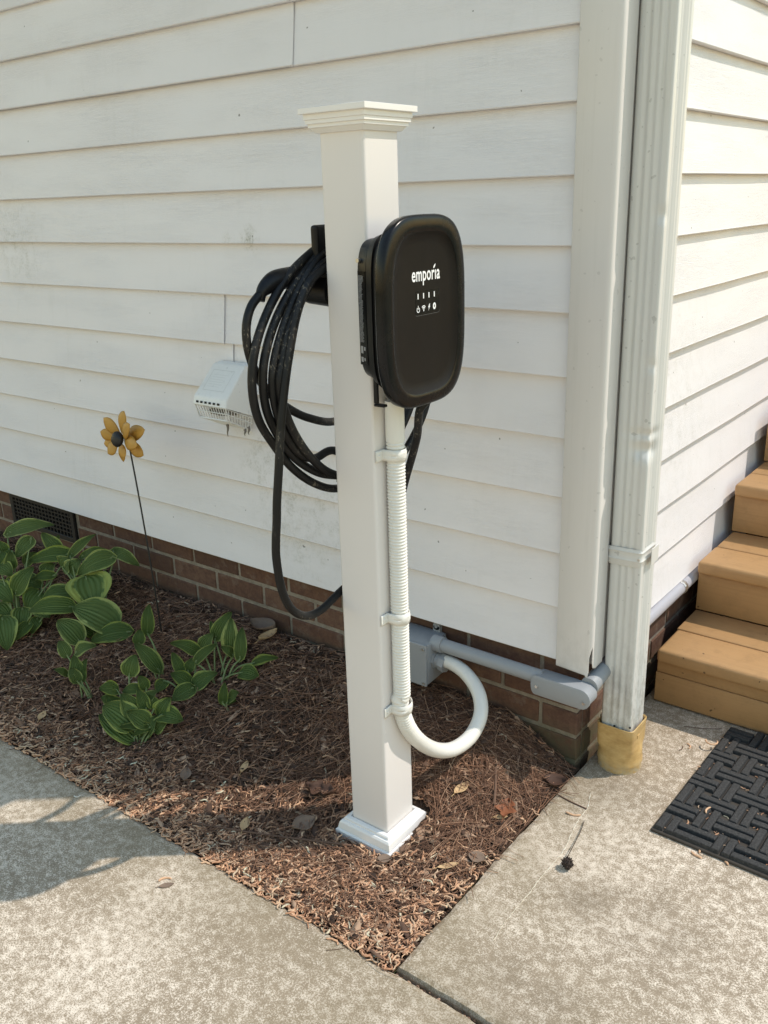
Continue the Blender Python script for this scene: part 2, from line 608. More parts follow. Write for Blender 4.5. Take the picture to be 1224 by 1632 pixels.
def hosta_material(name, bright=0.0):
    k = N(name)
    uv = k.n('ShaderNodeUVMap').outputs[0]
    x = k.xyz(uv)
    u = k.math('ABSOLUTE', k.math('SUBTRACT', k.math('MULTIPLY', x[0], 2.0), 1.0))
    rnd = k.n('ShaderNodeObjectInfo').outputs['Random']
    nz = k.noise(k.mapv(uv, (16, 2.0, 1)), 1.0, 4, 0.7)
    nz2 = k.noise(k.mapv(k.pos(), (1, 1, 1)), 26, 3)
    th = k.math('ADD', u, k.math('ADD', k.math('MULTIPLY', k.math('SUBTRACT', nz, 0.5), 0.55), k.math('MULTIPLY', k.math('SUBTRACT', nz2, 0.5), 0.50)))
    mask = k.ramp(th, [(0.80 - bright, 0.0), (0.88 - bright, 1.0)])
    g = k.mix(rnd, (0.092, 0.155, 0.036), (0.140, 0.205, 0.060))
    g = k.mix(k.noise(k.pos(), 18, 3), g, (0.090, 0.140, 0.036))
    mg = k.mix(rnd, (0.29, 0.36, 0.065), (0.40, 0.46, 0.16))
    c = k.mix(mask, g, mg)
    wv = k.n('ShaderNodeTexWave', wave_type='BANDS', bands_direction='X')
    k.l(k.mapv(uv, (1, 0.0, 0)), wv.inputs['Vector'])
    wv.inputs['Scale'].default_value = 2.6
    wv.inputs['Distortion'].default_value = 0.0
    c = k.mix(k.math('MULTIPLY', wv.outputs['Fac'], 0.05), c, (0.02, 0.05, 0.012))
    mid = k.ramp(u, [(0.0, 1.0), (0.06, 0.0)])
    c = k.mix(k.math('MULTIPLY', mid, 0.45), c, (0.22, 0.30, 0.11))
    bt = k.math('ADD', wv.outputs['Fac'], k.math('MULTIPLY', k.noise(k.pos(), 160, 3), 0.3))
    k.out(c, 0.55, k.bump(bt, 1.0, 0.0024), 0.28)
    k.b.inputs['Subsurface Weight'].default_value = 0.0
    tr = k.n('ShaderNodeBsdfTranslucent')
    k.l(c, tr.inputs[0])
    mxs = k.n('ShaderNodeMixShader')
    mxs.inputs[0].default_value = 0.22
    k.l(k.b.outputs[0], mxs.inputs[1])
    k.l(tr.outputs[0], mxs.inputs[2])
    k.l(mxs.outputs[0], k.t.nodes['Material Output'].inputs[0])
    return k.m


M_HOSTA = hosta_material('hosta_leaf')
M_HOSTAY = hosta_material('hosta_leaf_gold', 0.22)
M_STEMG = plain('hosta_stem', (0.16, 0.21, 0.075), 0.45, 200, 0.1, 0.2, 40)
M_PETAL = plain('ochre_painted_metal', (0.50, 0.265, 0.045), 0.45, 120, 0.12, 0.16, 45)
M_LAWN = plain('lawn_green', (0.07, 0.10, 0.035), 0.95, 60, 0.6, 0.3, 3, bdist=0.02)

# ------------------------------------------------------------------ the setting: ground, slabs, bed
gr = obj('ground', [(-60, -60, -0.12), (60, -60, -0.12), (60, 60, -0.12), (-60, 60, -0.12)], [(0, 1, 2, 3)], M_LAWN)
tag(gr, kind='structure')


def slab(name, x0, x1, y0, y1, wob_edges, nx=None):
    # concrete slab with an eased, slightly ragged arris; wob_edges tells which sides waver
    r = 0.010
    per = []
    step = 0.02

    def jit(t, amp):
        return amp * (0.5 * math.sin(t * 23) + 0.35 * math.sin(t * 57 + 1) + 0.3 * math.sin(t * 131 + 2))
    near = lambda a, b: [a + (b - a) * i / max(1, int(abs(b - a) / step)) for i in range(max(1, int(abs(b - a) / step)))]
    for x in near(x0, x1):
        per.append((x, y0 + (jit(x, 0.0025) if 's' in wob_edges else 0)))
    for y in near(y0, y1):
        per.append((x1 + (jit(y, 0.0025) if 'e' in wob_edges else 0), y))
    for x in near(x1, x0):
        per.append((x, y1 + (jit(x, 0.0025) if 'n' in wob_edges else 0)))
    for y in near(y1, y0):
        per.append((x0 + (jit(y, 0.0025) if 'w' in wob_edges else 0), y))
    cx, cy = (x0 + x1) / 2, (y0 + y1) / 2

    def inset(p, d):
        sx = (1 - d / (abs(x1 - x0) / 2))
        sy = (1 - d / (abs(y1 - y0) / 2))
        return (cx + (p[0] - cx) * sx, cy + (p[1] - cy) * sy)
    rings = [[(x, y, -0.11) for x, y in per], [(x, y, -r) for x, y in per],
             [inset(p, r * .3) + (-r * .3,) for p in per], [inset(p, r * 1.2) + (0.0,) for p in per]]
    v, f = loft(rings, False, True)
    return tag(obj(name, v, f, M_CONC), kind='structure')


slab('driveway', -7.0, 5.0, -9.0, -0.6965, 'n')
walk = slab('walkway', -0.012, 2.2, -0.686, 4.0, 'ws')
# mineral ridge along the old crack in the walkway
pts = [on_z(u, v, 0.0)[:2] for u, v in [(941, 1262), (935, 1287), (921, 1310), (907, 1336), (890, 1366), (868, 1393), (838, 1428), (806, 1470), (786, 1500)]]
cp = even(catmull([(p[0], p[1], 0) for p in pts], 8), 0.006)
V, F = [], []
for i, p in enumerate(cp):
    t = i / (len(cp) - 1)
    w = (0.0018 + 0.0022 * abs(math.sin(i * 1.7)) * abs(math.sin(i * .37 + 1))) * (1 - 0.6 * t)
    dx = 0.0010 * random.uniform(-1, 1) + 0.0015 * math.sin(i * .23)
    w *= random.uniform(0.2, 1.1)
    V += [(p[0] - w + dx, p[1], -0.001), (p[0] + dx, p[1], 0.0014), (p[0] + w + dx, p[1], -0.001)]
    if i:
        b = i * 3
        F += [(b - 3, b - 2, b + 1, b), (b - 2, b - 1, b + 2, b + 1)]
M_CRACK = plain('lime_deposit', (0.60, 0.56, 0.47), 0.95, 300, 0.3, 0.1, 80)
obj('crack_deposit', V, F, M_CRACK, walk)

# mulch bed surface
nx, ny = 160, 60
xs = -6.0 + 5.985 * (np.linspace(0, 1, nx) ** 0.55)
ys = np.linspace(-0.698, 0.03, ny)
X, Y = np.meshgrid(xs, ys, indexing='ij')
Z = mulch_z(X, Y) - 0.006 + 0.004 * RNG.standard_normal(X.shape) * (sstep(-0.70, -0.66, Y) * sstep(-.012, -.05, X))
V = np.stack([X, Y, Z], -1).reshape(-1, 3)
F = [(i * ny + j, (i + 1) * ny + j, (i + 1) * ny + j + 1, i * ny + j + 1) for i in range(nx - 1) for j in range(ny - 1)]
bed = obj('mulch_bed', V, F, M_SOIL, smooth=True)
tag(bed, kind='structure')

# ------------------------------------------------------------------ house
house = thing('house', 'white clapboard house corner standing on a red brick foundation', 'house')
ZB, E = 0.27, 0.127                     # bottom edge of the siding, course exposure
COURSES = 18
TOPZ = ZB + COURSES * E
wallL = box('wall', -6.0, 0.012, 0.020, 0.12, ZB + 0.004, TOPZ + 0.2, M_CORNER, house)
wallR = box('wall', -0.12, -0.020, 0.125, 6.0, ZB + 0.004, TOPZ + 0.2, M_CORNER, house)


def plank_mesh(name, L, wav=0.0004):
    prof = [(0.0158, E + 0.010), (0.0152, E * 0.93), (0.0095, E * 0.55), (0.0006, 0.0045), (0.0, 0.0020), (0.0012, 0.0), (0.0148, 0.0006)]
    n = max(3, int(L / 0.10))
    ph = random.random() * 6
    V, F = [], []
    for i in range(n + 1):
        x = L * i / n
        w = wav * (math.sin(x * 5 + ph) + 0.6 * math.sin(x * 13 + 2 * ph))
        for k, (d, z) in enumerate(prof):
            V.append((x, d + w * (1 if k in (2, 3, 4, 5) else 0), z + (w * 0.6 if k in (3, 4, 5, 6) else 0)))
        if i:
            a, b = (i - 1) * 7, i * 7
            for k in range(6):
                F.append((a + k, a + k + 1, b + k + 1, b + k))
    me = mesh(name, V, F)
    me.materials.append(M_SIDE)
    return me


SEAMS = {4: -1.048, 5: -1.066, 10: -0.765, 11: -0.765}
for k in range(COURSES):
    z = ZB + k * E
    sx = SEAMS.get(k, [-2.9, -3.6, -4.2, -2.6, -3.3][(k // 2) % 5])
    for a, b, out in ((-6.0, sx, 0.0034), (sx - 0.02, -0.058, 0.0)):
        o = link('siding_plank', plank_mesh('siding_plank', b - a), None, wallL, (a, -out, z))
    sy = [2.6, 1.9, 3.1][(k // 2) % 3]
    for a, b, out in ((0.040, sy, 0.0), (sy - 0.02, 6.0, -0.0)):
        o = link('siding_plank', plank_mesh('siding_plank', b - a), None, wallR, (out, a, z))
        o.rotation_euler = (0, 0, math.pi / 2)

# corner post: an L of vinyl with a rounded nose, its lower end chipped
prof = [(-0.067, 0.004), (-0.067, -0.0095), (-0.0645, -0.012), (0.004, -0.012)]
for i in range(5):
    a = R_(-90 + 90 * i / 4)
    prof.append((0.0085 + 0.0095 * math.cos(a), -0.0025 + 0.0095 * math.sin(a)))
prof += [(0.018, 0.010), (0.018, 0.0445), (0.0155, 0.047), (0.002, 0.047)]
zs = [0.0, 0.004, 0.01, 0.02, 0.035, 0.06, 0.2, 0.6, 1.2, TOPZ - 0.27]
bot = [0.264, 0.264, 0.264, 0.260, 0.252, 0.268, 0.285, 0.295, 0.278, 0.272, 0.274, 0.274, 0.274]
rings = []
for z in zs:
    rings.append([(x, y, bot[i] + z if z < 0.06 else 0.27 + z) for i, (x, y) in enumerate(prof)])
n = len(prof)
V = [p for r in rings for p in r]
F = []
for i in range(len(rings) - 1):
    for j in range(n - 1):
        if i < 4 and j in (5, 6):
            continue                       # the split at the nose
        F.append((i * n + j, i * n + j + 1, (i + 1) * n + j + 1, (i + 1) * n + j))
cpost = obj('corner_post', V, F, M_CORNER, house)
sm = cpost.modifiers.new('solid', 'SOLIDIFY')
sm.thickness = 0.0015
sm.offset = -1
auto_smooth(cpost, 50)

# foundation with separate bricks
found = box('foundation', -6.0, -0.0285, 0.0285, 0.16, -0.10, ZB + 0.004, M_MORTAR, house)
foundR = box('foundation', -0.16, -0.0285, 0.161, 6.0, -0.10, ZB + 0.004, M_MORTAR, house)


def brick_mesh(L, H=0.0575, D=0.03):
    bm = box_bm(0, L, 0, D, 0, H, 0.004, 2)
    for v in bm.verts:
        v.co += Vector((random.uniform(-1, 1), random.uniform(-1, 1), random.uniform(-1, 1))) * 0.0008
    me = bpy.data.meshes.new('brick')
    bm.to_mesh(me)
    bm.free()
    me.materials.append(M_BRICK)
    return me


BR_FULL = [brick_mesh(0.190) for _ in range(4)]
BR_HALF = [brick_mesh(0.090) for _ in range(2)]
VX0, VX1 = -2.34, -1.935               # foundation vent opening
for row in range(5):
    z0 = 0.212 - row * 0.068
    off = -0.120 if row % 2 == 0 else -0.223
    # bricks to the left of the corner brick
    xe = off
    link('brick', brick_mesh(abs(off) - 0.025 - 0.005), None, found, (off + 0.005, 0.025 + random.uniform(-.001, .001), z0))
    while xe > -3.6:
        xa = xe - 0.20
        if row <= 1 and xa < VX1 and xe > VX0:
            if xe > VX1 + 0.03:
                link('brick', brick_mesh(xe - VX1 - 0.010), None, found, (VX1 + 0.006, 0.025, z0))
            if xa < VX0 - 0.03:
                link('brick', brick_mesh(VX0 - xa - 0.010), None, found, (xa + 0.005, 0.025, z0))
        else:
            link('brick', random.choice(BR_FULL), None, found, (xa + 0.005, 0.025 + random.uniform(-.0015, .0015), z0))
        xe = xa
    # right-hand wall
    y = 0.056 + (0.10 if row % 2 else 0.0)
    if row % 2:
        o = link('brick', BR_HALF[0], None, foundR, (-0.025, 0.061, z0))
        o.rotation_euler = (0, 0, math.pi / 2)
    while y < 1.4:
        o = link('brick', random.choice(BR_FULL), None, foundR, (-0.025 + random.uniform(-.001, .001), y + 0.005, z0))
        o.rotation_euler = (0, 0, math.pi / 2)
        y += 0.20

# foundation vent (black grille) in the brickwork
vent = box('foundation_vent', VX0, VX1, 0.0268, 0.0284, 0.14, 0.268, M_BLACK, house)
M_VENT = plain('dusty_black_plastic', (0.022, 0.019, 0.017), 0.6, 200, 0.2, 0.3, 30)
for a in (VX0 + 0.002, VX1 - 0.022):
    box('frame_side', a, a + 0.02, 0.0175, 0.0267, 0.14, 0.268, M_VENT, vent, 0.001, 1)
for z in (0.142, 0.248):
    box('frame_rail', VX0 + 0.022, VX1 - 0.022, 0.0177, 0.0267, z, z + 0.018, M_VENT, vent, 0.001, 1)
for i in range(17):
    x = VX0 + 0.034 + i * 0.0207
    box('grille_bar', x, x + 0.006, 0.0215, 0.0266, 0.160, 0.248, M_VENT, vent)
for i in range(5):
    z = 0.174 + i * 0.015
    box('grille_slat', VX0 + 0.0222, VX1 - 0.0222, 0.0200, 0.0213, z, z + 0.005, M_VENT, vent)

# roof out of view, overhang widened and eave lowered to darken the upper siding
rv = [(-6.3, -0.45, TOPZ), (0.45, -0.45, TOPZ), (0.45, 6.3, TOPZ), (-6.3, 6.3, TOPZ),
      (-6.3, -0.45, TOPZ + .16), (0.45, -0.45, TOPZ + .16), (0.45, 6.3, TOPZ + .16), (-6.3, 6.3, TOPZ + .16), (-3.0, 3.0, TOPZ + 2.2)]
M_ROOF = plain('grey_shingle', (0.08, 0.078, 0.075), 0.9, 40, 0.5, 0.2, 8)
obj('unseen_roof', rv, [(3, 2, 1, 0), (0, 1, 5, 4), (1, 2, 6, 5), (2, 3, 7, 6), (3, 0, 4, 7), (4, 5, 8), (5, 6, 8), (6, 7, 8), (7, 4, 8)], M_ROOF, house)

# ------------------------------------------------------------------ support post with cap and base
PX0, PX1, PY0, PY1 = -0.300, -0.208, -0.455, -0.363
PCX, PCY = (PX0 + PX1) / 2, (PY0 + PY1) / 2
post = thing('support_post', 'square white vinyl post with moulded cap and stepped base trim', 'post', loc=(PCX, PCY, 0))


def sq_loft(profile, rad=0.0, n=4):
    rings = []
    for hw, z in profile:
        if rad:
            rings.append([(x, y, z) for x, y in rrect(hw, hw, rad, n)])
        else:
            rings.append([(hw, hw, z), (-hw, hw, z), (-hw, -hw, z), (hw, -hw, z)])
    return loft(rings)


HW = 0.046
v, f = sq_loft([(HW, -0.02), (HW, 0.4), (HW, 0.8), (HW, 1.372)], 0.006, 5)
auto_smooth(obj('shaft', v, f, M_POST, post), 30)
v, f = sq_loft([(0.0470, 1.357), (0.0500, 1.3575), (0.0535, 1.3620), (0.0555, 1.3650), (0.0580, 1.3655), (0.0580, 1.3705), (0.0610, 1.3712), (0.0610, 1.3765), (0.0628, 1.3775), (0.0628, 1.3852), (0.0682, 1.3858), (0.0686, 1.3866), (0.0686, 1.3946), (0.0680, 1.3952), (0.030, 1.3985), (0.001, 1.3992)])
obj('cap', v, f, M_CAP, post)
v, f = sq_loft([(0.0715, -0.02), (0.0715, 0.008), (0.0705, 0.0095), (0.0670, 0.010), (0.0675, 0.013), (0.0650, 0.0255), (0.0620, 0.0295), (0.0575, 0.0300), (0.0575, 0.0345), (0.0555, 0.0365), (0.0485, 0.0375), (0.0478, 0.0350), (0.0470, 0.030)])
obj('base_trim', v, f, M_CAP, post)

# ------------------------------------------------------------------ charger on the post's sunny face
CY, CZ = -0.413, 1.0775
ch = thing('ev_charger', 'black wall-box car charger with rounded face, white wordmark and indicator icons', 'charger', loc=(PX1, CY, CZ))


def se(hw, hh, n, k=56):
    out = []
    for i in range(k):
        a = 2 * math.pi * i / k
        c, s = math.cos(a), math.sin(a)
        out.append((hw * math.copysign(abs(c) ** (2 / n), c), hh * math.copysign(abs(s) ** (2 / n), s)))
    return out


def se_loft(rows, n, cap0=True, cap1=True, k=72):
    rings = [[(x - PX1, y, z + dz) for y, z in se(hw, hh, n, k)] for x, hw, hh, dz in rows]
    return loft(rings, cap0, cap1)


v, f = se_loft([(-0.2075, 0.0700, 0.110, 0.005), (-0.2060, 0.0712, 0.113, 0.005), (-0.184, 0.0790, 0.1165, 0.004), (-0.1835, 0.0770, 0.1145, 0.004),
                (-0.1805, 0.0775, 0.1150, 0.004), (-0.1800, 0.0830, 0.121, 0.003), (-0.164, 0.0900, 0.1265, 0.002), (-0.1635, 0.087, 0.123, 0.002), (-0.1410, 0.095, 0.131, 0.0)], 5)
hous = auto_smooth(obj('back_housing', v, f, M_BLACK, ch), 40)
v, f = se_loft([(-0.1420, 0.098, 0.136, 0), (-0.1418, 0.1075, 0.1455, 0), (-0.1400, 0.1120, 0.1500, 0), (-0.1365, 0.1140, 0.1520, 0), (-0.1245, 0.1150, 0.1530, 0),
                (-0.1212, 0.1138, 0.1518, 0), (-0.1197, 0.1112, 0.1492, 0), (-0.1190, 0.1070, 0.1450, 0), (-0.1186, 0.0990, 0.1370, -0.001), (-0.1190, 0.0930, 0.1315, -0.002), (-0.1200, 0.0905, 0.1290, -0.002)], 3.5, True, False)
auto_smooth(obj('front_bezel', v, f, M_BEZEL, ch), 60)
v, f = se_loft([(-0.1200, 0.0905, 0.1290, -0.002), (-0.1220, 0.0875, 0.1260, -0.002), (-0.1250, 0.0800, 0.1185, -0.002), (-0.1262, 0.072, 0.111, -0.002), (-0.1262, 0.03, 0.05, -0.002)], 3.7, False, True)
auto_smooth(obj('face_panel', v, f, M_PANEL, ch), 60)
FX = -0.1259 - PX1                       # printed layer on the face panel (local x)


def flat(polys):                        # polygons given as (y,z) world coordinates, laid on the face
    V, F = [], []
    for pl in polys:
        b = len(V)
        V += [(FX, y - CY, z - CZ) for y, z in pl]
        F.append(tuple(range(b, b + len(pl))))
    return V, F


def stroke(path, w):                    # flat ribbon along a (y,z) polyline
    P = np.array(path, float)
    T = np.gradient(P, axis=0)
    T /= np.linalg.norm(T, axis=1)[:, None] + 1e-12
    Nn = np.stack([-T[:, 1], T[:, 0]], 1)
    L, Rr = P + Nn * w / 2, P - Nn * w / 2
    return [[tuple(L[i]), tuple(L[i + 1]), tuple(Rr[i + 1]), tuple(Rr[i])] for i in range(len(P) - 1)]


def arc(cy, cz, ry, rz, a0, a1, n=14):
    return [(cy + ry * math.cos(R_(a0 + (a1 - a0) * i / n)), cz + rz * math.sin(R_(a0 + (a1 - a0) * i / n))) for i in range(n + 1)]


def ln(a, b):
    return [a, ((a[0] + b[0]) / 2, (a[1] + b[1]) / 2), b]


# wordmark set in type, flattened to a mesh; the dot of the i is a leaf
fc_ = bpy.data.curves.new('wordmark_type', 'FONT')
fc_.body = 'empor\u0131a'
fc_.size = 1.0
fc_.offset = 0.016
fc_.space_character = 1.06
fo = bpy.data.objects.new('wordmark_type', fc_)
COL.objects.link(fo)
bpy.context.view_layer.update()
tm = fo.to_mesh()
tv = np.array([tuple(q.co) for q in tm.vertices])
tf = [tuple(q.vertices) for q in tm.polygons]
fo.to_mesh_clear()
bpy.data.objects.remove(fo)
x0_, x1_ = tv[:, 0].min(), tv[:, 0].max()
xh = tv[tv[:, 0] < x0_ + 0.15 * (x1_ - x0_)][:, 1].max()
sx_, sz_ = 0.0785 / (x1_ - x0_), 0.0148 / xh
wv2 = [(FX, -0.4460 + (q[0] - x0_) * sx_ - CY, 1.1285 + q[1] * sz_ - CZ) for q in tv]
# leaf over the i: its stem is the last-but-one letter
iy = -0.4460 + 0.0785 * 0.765
lz = 1.1285 + 0.0148 + 0.0022
lf_ = [(iy, lz), (iy + 0.0026, lz + 0.0004), (iy + 0.0052, lz + 0.0034), (iy + 0.0062, lz + 0.0074), (iy + 0.0026, lz + 0.0054), (iy + 0.0002, lz + 0.0026)]
lv, lff = flat([lf_])
v, f = merge((wv2, tf), (lv, lff))
obj('wordmark', v, f, M_LED, ch)

# status window with four bars and four icons
wv_, wf_ = flat([rr for rr in [[(-0.404 + a, 1.093 + b) for a, b in rrect(0.034, 0.0195, 0.004, 4)]]])
wv_ = [(x - 0.00012, y, z) for x, y, z in wv_]
obj('status_window', wv_, wf_, M_BEZEL, ch)
fr = stroke([(-0.404 + a, 1.093 + b) for a, b in rrect(0.034, 0.0195, 0.004, 4)][12:22], 0.0005)
v, f = flat(fr)
M_EDGE = plain('window_edge', (0.12, 0.12, 0.12), 0.4, 0, 0, 0.02)
obj('window_edge', v, f, M_EDGE, ch)
for i in range(4):
    y = -0.4300 + i * 0.0153
    v, f = flat([[(y - .0013, 1.1000), (y + .0013, 1.1000), (y + .0013, 1.1085), (y - .0013, 1.1085)]])
    obj('indicator_bar', v, f, M_LED, ch)
y = -0.4300
v, f = flat(stroke(arc(y, 1.0830, 0.0036, 0.0039, 125, 415, 18), 0.0014) + stroke(ln((y, 1.0835), (y, 1.0895)), 0.0014))
obj('power_icon', v, f, M_LED, ch)
y = -0.4147
pl = []
for r in (0.0030, 0.0055, 0.0080):
    pl += stroke(arc(y, 1.0802, r * .85, r, 45, 135, 8), 0.0015)
pl.append(arc(y, 1.0805, .0012, .0012, 0, 330, 8))
v, f = flat(pl)
obj('wifi_icon', v, f, M_LED, ch)
y = -0.3994
v, f = flat([[(y + .0006, 1.0900), (y + .0028, 1.0900), (y + .0012, 1.0865), (y + .0032, 1.0865), (y - .0020, 1.0790), (y - .0003, 1.0842), (y - .0026, 1.0842)]])
obj('bolt_icon', v, f, M_LED, ch)
y = -0.3841
v, f = flat(stroke(arc(y, 1.0850, 0.0028, 0.0040, 0, 360, 20), 0.0030))
obj('bluetooth_icon', v, f, M_LED, ch)

# rating label on the housing side: dark sticker with rows of tiny illegible print
sx0, sx1 = -0.2050, -0.1850


def side(x, z):
    t = (x + 0.206) / 0.022
    return (x - PX1, -(0.0713 + 0.0078 * t) - 0.0006, z - CZ)


obj('rating_label', [side(-0.2055, 1.147), side(-0.1846, 1.147), side(-0.1846, 0.997), side(-0.2055, 0.997)], [(0, 1, 2, 3)], M_BEZEL, ch)
V, F = [], []
zz = 1.140
while zz > 1.035:
    x = -0.2040
    end = -0.1935 + random.uniform(-0.002, 0.0015) if zz < 1.132 else -0.1900
    while x < end:
        w = random.uniform(0.0008, 0.0030)
        b = len(V)
        for a, c in ((x, zz), (min(end, x + w), zz), (min(end, x + w), zz - 0.0010), (x, zz - 0.0010)):
            p = side(a, c)
            V.append((p[0], p[1] - 0.0003, p[2]))
        F.append((b, b + 1, b + 2, b + 3))
        x += w + 0.0006
    zz -= 0.0019
for x, z, a, c in ((-0.2025, 1.028, 0.0065, 0.012), (-0.2025, 1.010, 0.0065, 0.008), (-0.1935, 1.027, 0.004, 0.006), (-0.1935, 1.009, 0.0035, 0.005)):
    b = len(V)
    for p in (side(x, z), side(x + a, z), side(x + a, z - c), side(x, z - c)):
        V.append((p[0], p[1] - 0.0003, p[2]))
    F.append((b, b + 1, b + 2, b + 3))
obj('label_print', V, F, M_LABEL, ch)
p = side(-0.2030, 1.163)
v, f = cyl((p[0], p[1] + 0.003, p[2]), (p[0], p[1] - 0.0020, p[2]), 0.0042, 14, 0.0034)
auto_smooth(obj('screw', v, f, M_STEEL, ch))
o = box('mounting_bracket', -0.186 - PX1, -0.178 - PX1, -0.066, -0.060, -0.146, -0.100, M_BLACK, ch, 0.001, 1)
o = box('bracket_foot', -0.186 - PX1, -0.164 - PX1, -0.066, -0.056, -0.151, -0.1465, M_BLACK, ch, 0.001, 1)

# ------------------------------------------------------------------ cable hook / holster on the hidden face of the post
hk = thing('cable_hook', 'black plastic hook and connector holster on the back of the post', 'cable hook', loc=(PX0, PCY, 1.12))
box('back_plate', -0.006, -0.0008, -0.020, 0.030, -0.05, 0.085, M_BLACK, hk, 0.003, 2)
v, f = tube(catmull([(-0.010, -0.012, 0.02), (-0.03, -0.012, 0.012), (-0.058, -0.012, 0.012)], 6), 0.017, 14)
auto_smooth(obj('hook_arm', v, f, M_BLACK, hk), 50)
box('hook_tab', -0.050, -0.034, -0.026, 0.012, 0.0, 0.096, M_BLACK, hk, 0.006, 3)
v, f = cyl((-0.010, -0.012, -0.014), (-0.064, -0.012, -0.010), 0.028, 24)
auto_smooth(obj('holster_cup', v, f, M_BLACK, hk), 40)

# ------------------------------------------------------------------ charging cable, one run coiled over the hook
def c1(X, Y):
    return (380 + X * .3268, 320 + Y * .3268)


def c4(X, Y):
    return (280 + X * .245, 660 + Y * .245)


S0 = [c1(*p) for p in [(110, 450), (60, 520), (38, 620), (50, 740), (95, 860), (160, 945), (240, 1010), (340, 1058), (465, 1076)]]
S1 = [c1(*p) for p in [(415, 222), (330, 275), (228, 385), (140, 545), (82, 720), (66, 900), (95, 1060), (165, 1180), (260, 1300), (370, 1378), (480, 1403)]]
S2 = [c1(*p) for p in [(425, 232), (330, 335), (228, 485), (155, 655), (120, 830), (132, 1000), (184, 1130), (270, 1250), (380, 1322), (475, 1340)]]
S3 = [c1(*p) for p in [(425, 255), (315, 395), (225, 600), (172, 800), (172, 960), (215, 1105), (290, 1225), (370, 1256), (470, 1218)]]
S4 = [c1(*p) for p in [(425, 300), (335, 430), (252, 620), (215, 790), (200, 900), (232, 1040), (290, 1165), (375, 1275), (475, 1338)]]
S5 = [c1(*p) for p in [(425, 330), (345, 400), (288, 540), (252, 720), (226, 900), (207, 1100), (197, 1300), (188, 1465)]] + \
     [c4(*p) for p in [(657, 700), (652, 820), (656, 950), (690, 1140), (755, 1270), (850, 1312), (950, 1270), (1075, 1150)]]
planes = {5: -0.312, 4: -0.322, 3: -0.334, 2: -0.345, 1: -0.352, 0: -0.366}
R2 = [(669, 653), (664, 699), (648, 758)]
R1 = [(664, 652), (658, 689), (646, 732)]


def un(lst, x):
    return [on_x(u, v, x) for u, v in lst]


path = []
path += [np.array((-0.165, -0.345, 0.955)), np.array((-0.165, -0.345, 0.92))]
path += [on_x(u, v, x) for (u, v), x in zip(R2, (-0.175, -0.205, -0.25))]
path += [on_x(622, 850, -0.30), on_x(585, 905, -0.315)]
path += un(S5[::-1], planes[5])
rights = [((-0.335, 1.175), (-0.24, 1.145), (-0.155, 1.06), (-0.12, 0.95), (-0.145, 0.84), (-0.235, 0.755), (-0.32, 0.728)),
          ((-0.335, 1.165), (-0.25, 1.13), (-0.185, 1.05), (-0.16, 0.95), (-0.175, 0.86), (-0.25, 0.78), (-0.32, 0.755)),
          ((-0.335, 1.172), (-0.25, 1.14), (-0.18, 1.06), (-0.15, 0.95), (-0.17, 0.85), (-0.25, 0.77), (-0.32, 0.74)),
          ((-0.335, 1.168), (-0.25, 1.13), (-0.19, 1.06), (-0.165, 0.95), (-0.18, 0.86), (-0.25, 0.76), (-0.32, 0.73)),
          ((-0.335, 1.17), (-0.25, 1.14), (-0.2, 1.07), (-0.18, 0.98), (-0.2, 0.92), (-0.26, 0.88), (-0.32, 0.875))]
for k, (lst, rt) in enumerate(zip((S4, S3, S2, S1, S0), rights)):
    x0_, x1_ = planes[5 - k], planes[4 - k]
    for i, (y, z) in enumerate(rt):
        path.append(np.array((x0_ + (x1_ - x0_) * (i + 1) / 8, y, z)))
    path += un(lst[::-1], x1_)
end = path[-1]
cab = thing('charging_cable', 'thick black charging cable coiled in loops on the post hook', 'cable', loc=tuple(map(float, path[0])))
P = even(catmull(path, 10), 0.008)
v, f = tube(P - path[0], 0.0077, 12)
obj('cord', v, f, M_CABLE, cab, smooth=True)
# connector handle, plugged into the holster
hp = [end + np.array((0.0, -0.004, -0.012)), on_x(*c1(118, 440), planes[0]), on_x(*c1(165, 398), planes[0]), on_x(*c1(230, 378), -0.364), on_x(*c1(320, 372), -0.360), np.array((-0.352, -0.42, 1.105))]
hp = catmull(hp, 6)
t = np.linspace(0, 1, len(hp))
v, f = tube(hp - path[0], 0.0086 + 0.0095 * sstep(0.05, 0.5, t), 16)
obj('connector_handle', v, f, M_BLACK, cab, smooth=True)

# ------------------------------------------------------------------ flexible conduit from charger to junction box
cy_ = -0.416
fc = thing('flexible_conduit', 'white ribbed flexible conduit strapped down the post and looping to grey box', 'conduit', loc=(-0.191, cy_, 0.9))
up = [np.array((-0.1905, cy_, z)) for z in (0.862, 0.75, 0.62, 0.50, 0.40, 0.345)]
lp = [((637, 1115), -0.418), ((647, 1153), -0.400), ((667, 1180), -0.352), ((695, 1195), -0.292), ((724, 1193), -0.232), ((751, 1172), -0.172), ((766, 1138), -0.125), ((762, 1103), -0.088), ((742, 1073), -0.055), ((718, 1056), -0.034)]
lpts = [on_y(u, v, y) for (u, v), y in lp]
bx_end = np.array((-0.360, -0.030, 0.192))
P = even(catmull(up + lpts + [bx_end], 14), 0.0013)
z_ = P[:, 2]
arc_s = np.r_[0, np.cumsum(np.linalg.norm(np.diff(P, axis=0), axis=1))]
amp = 0.0011 * (1 - sstep(0.58, 0.72, arc_s)) + 0.00010
rad = 0.0163 + amp * np.sin(arc_s / 0.0062 * 2 * np.pi)
org = np.array((-0.191, cy_, 0.9))
isplit = int(np.searchsorted(arc_s, 0.60))
v, f = tube(P - org, rad, 18)
obj('corrugated_tube', v, f, M_PVC, fc, smooth=True)
v, f = cyl(np.array((-0.1905, cy_, 0.925)) - org, np.array((-0.1905, cy_, 0.853)) - org, 0.0172, 24, 0.0172)
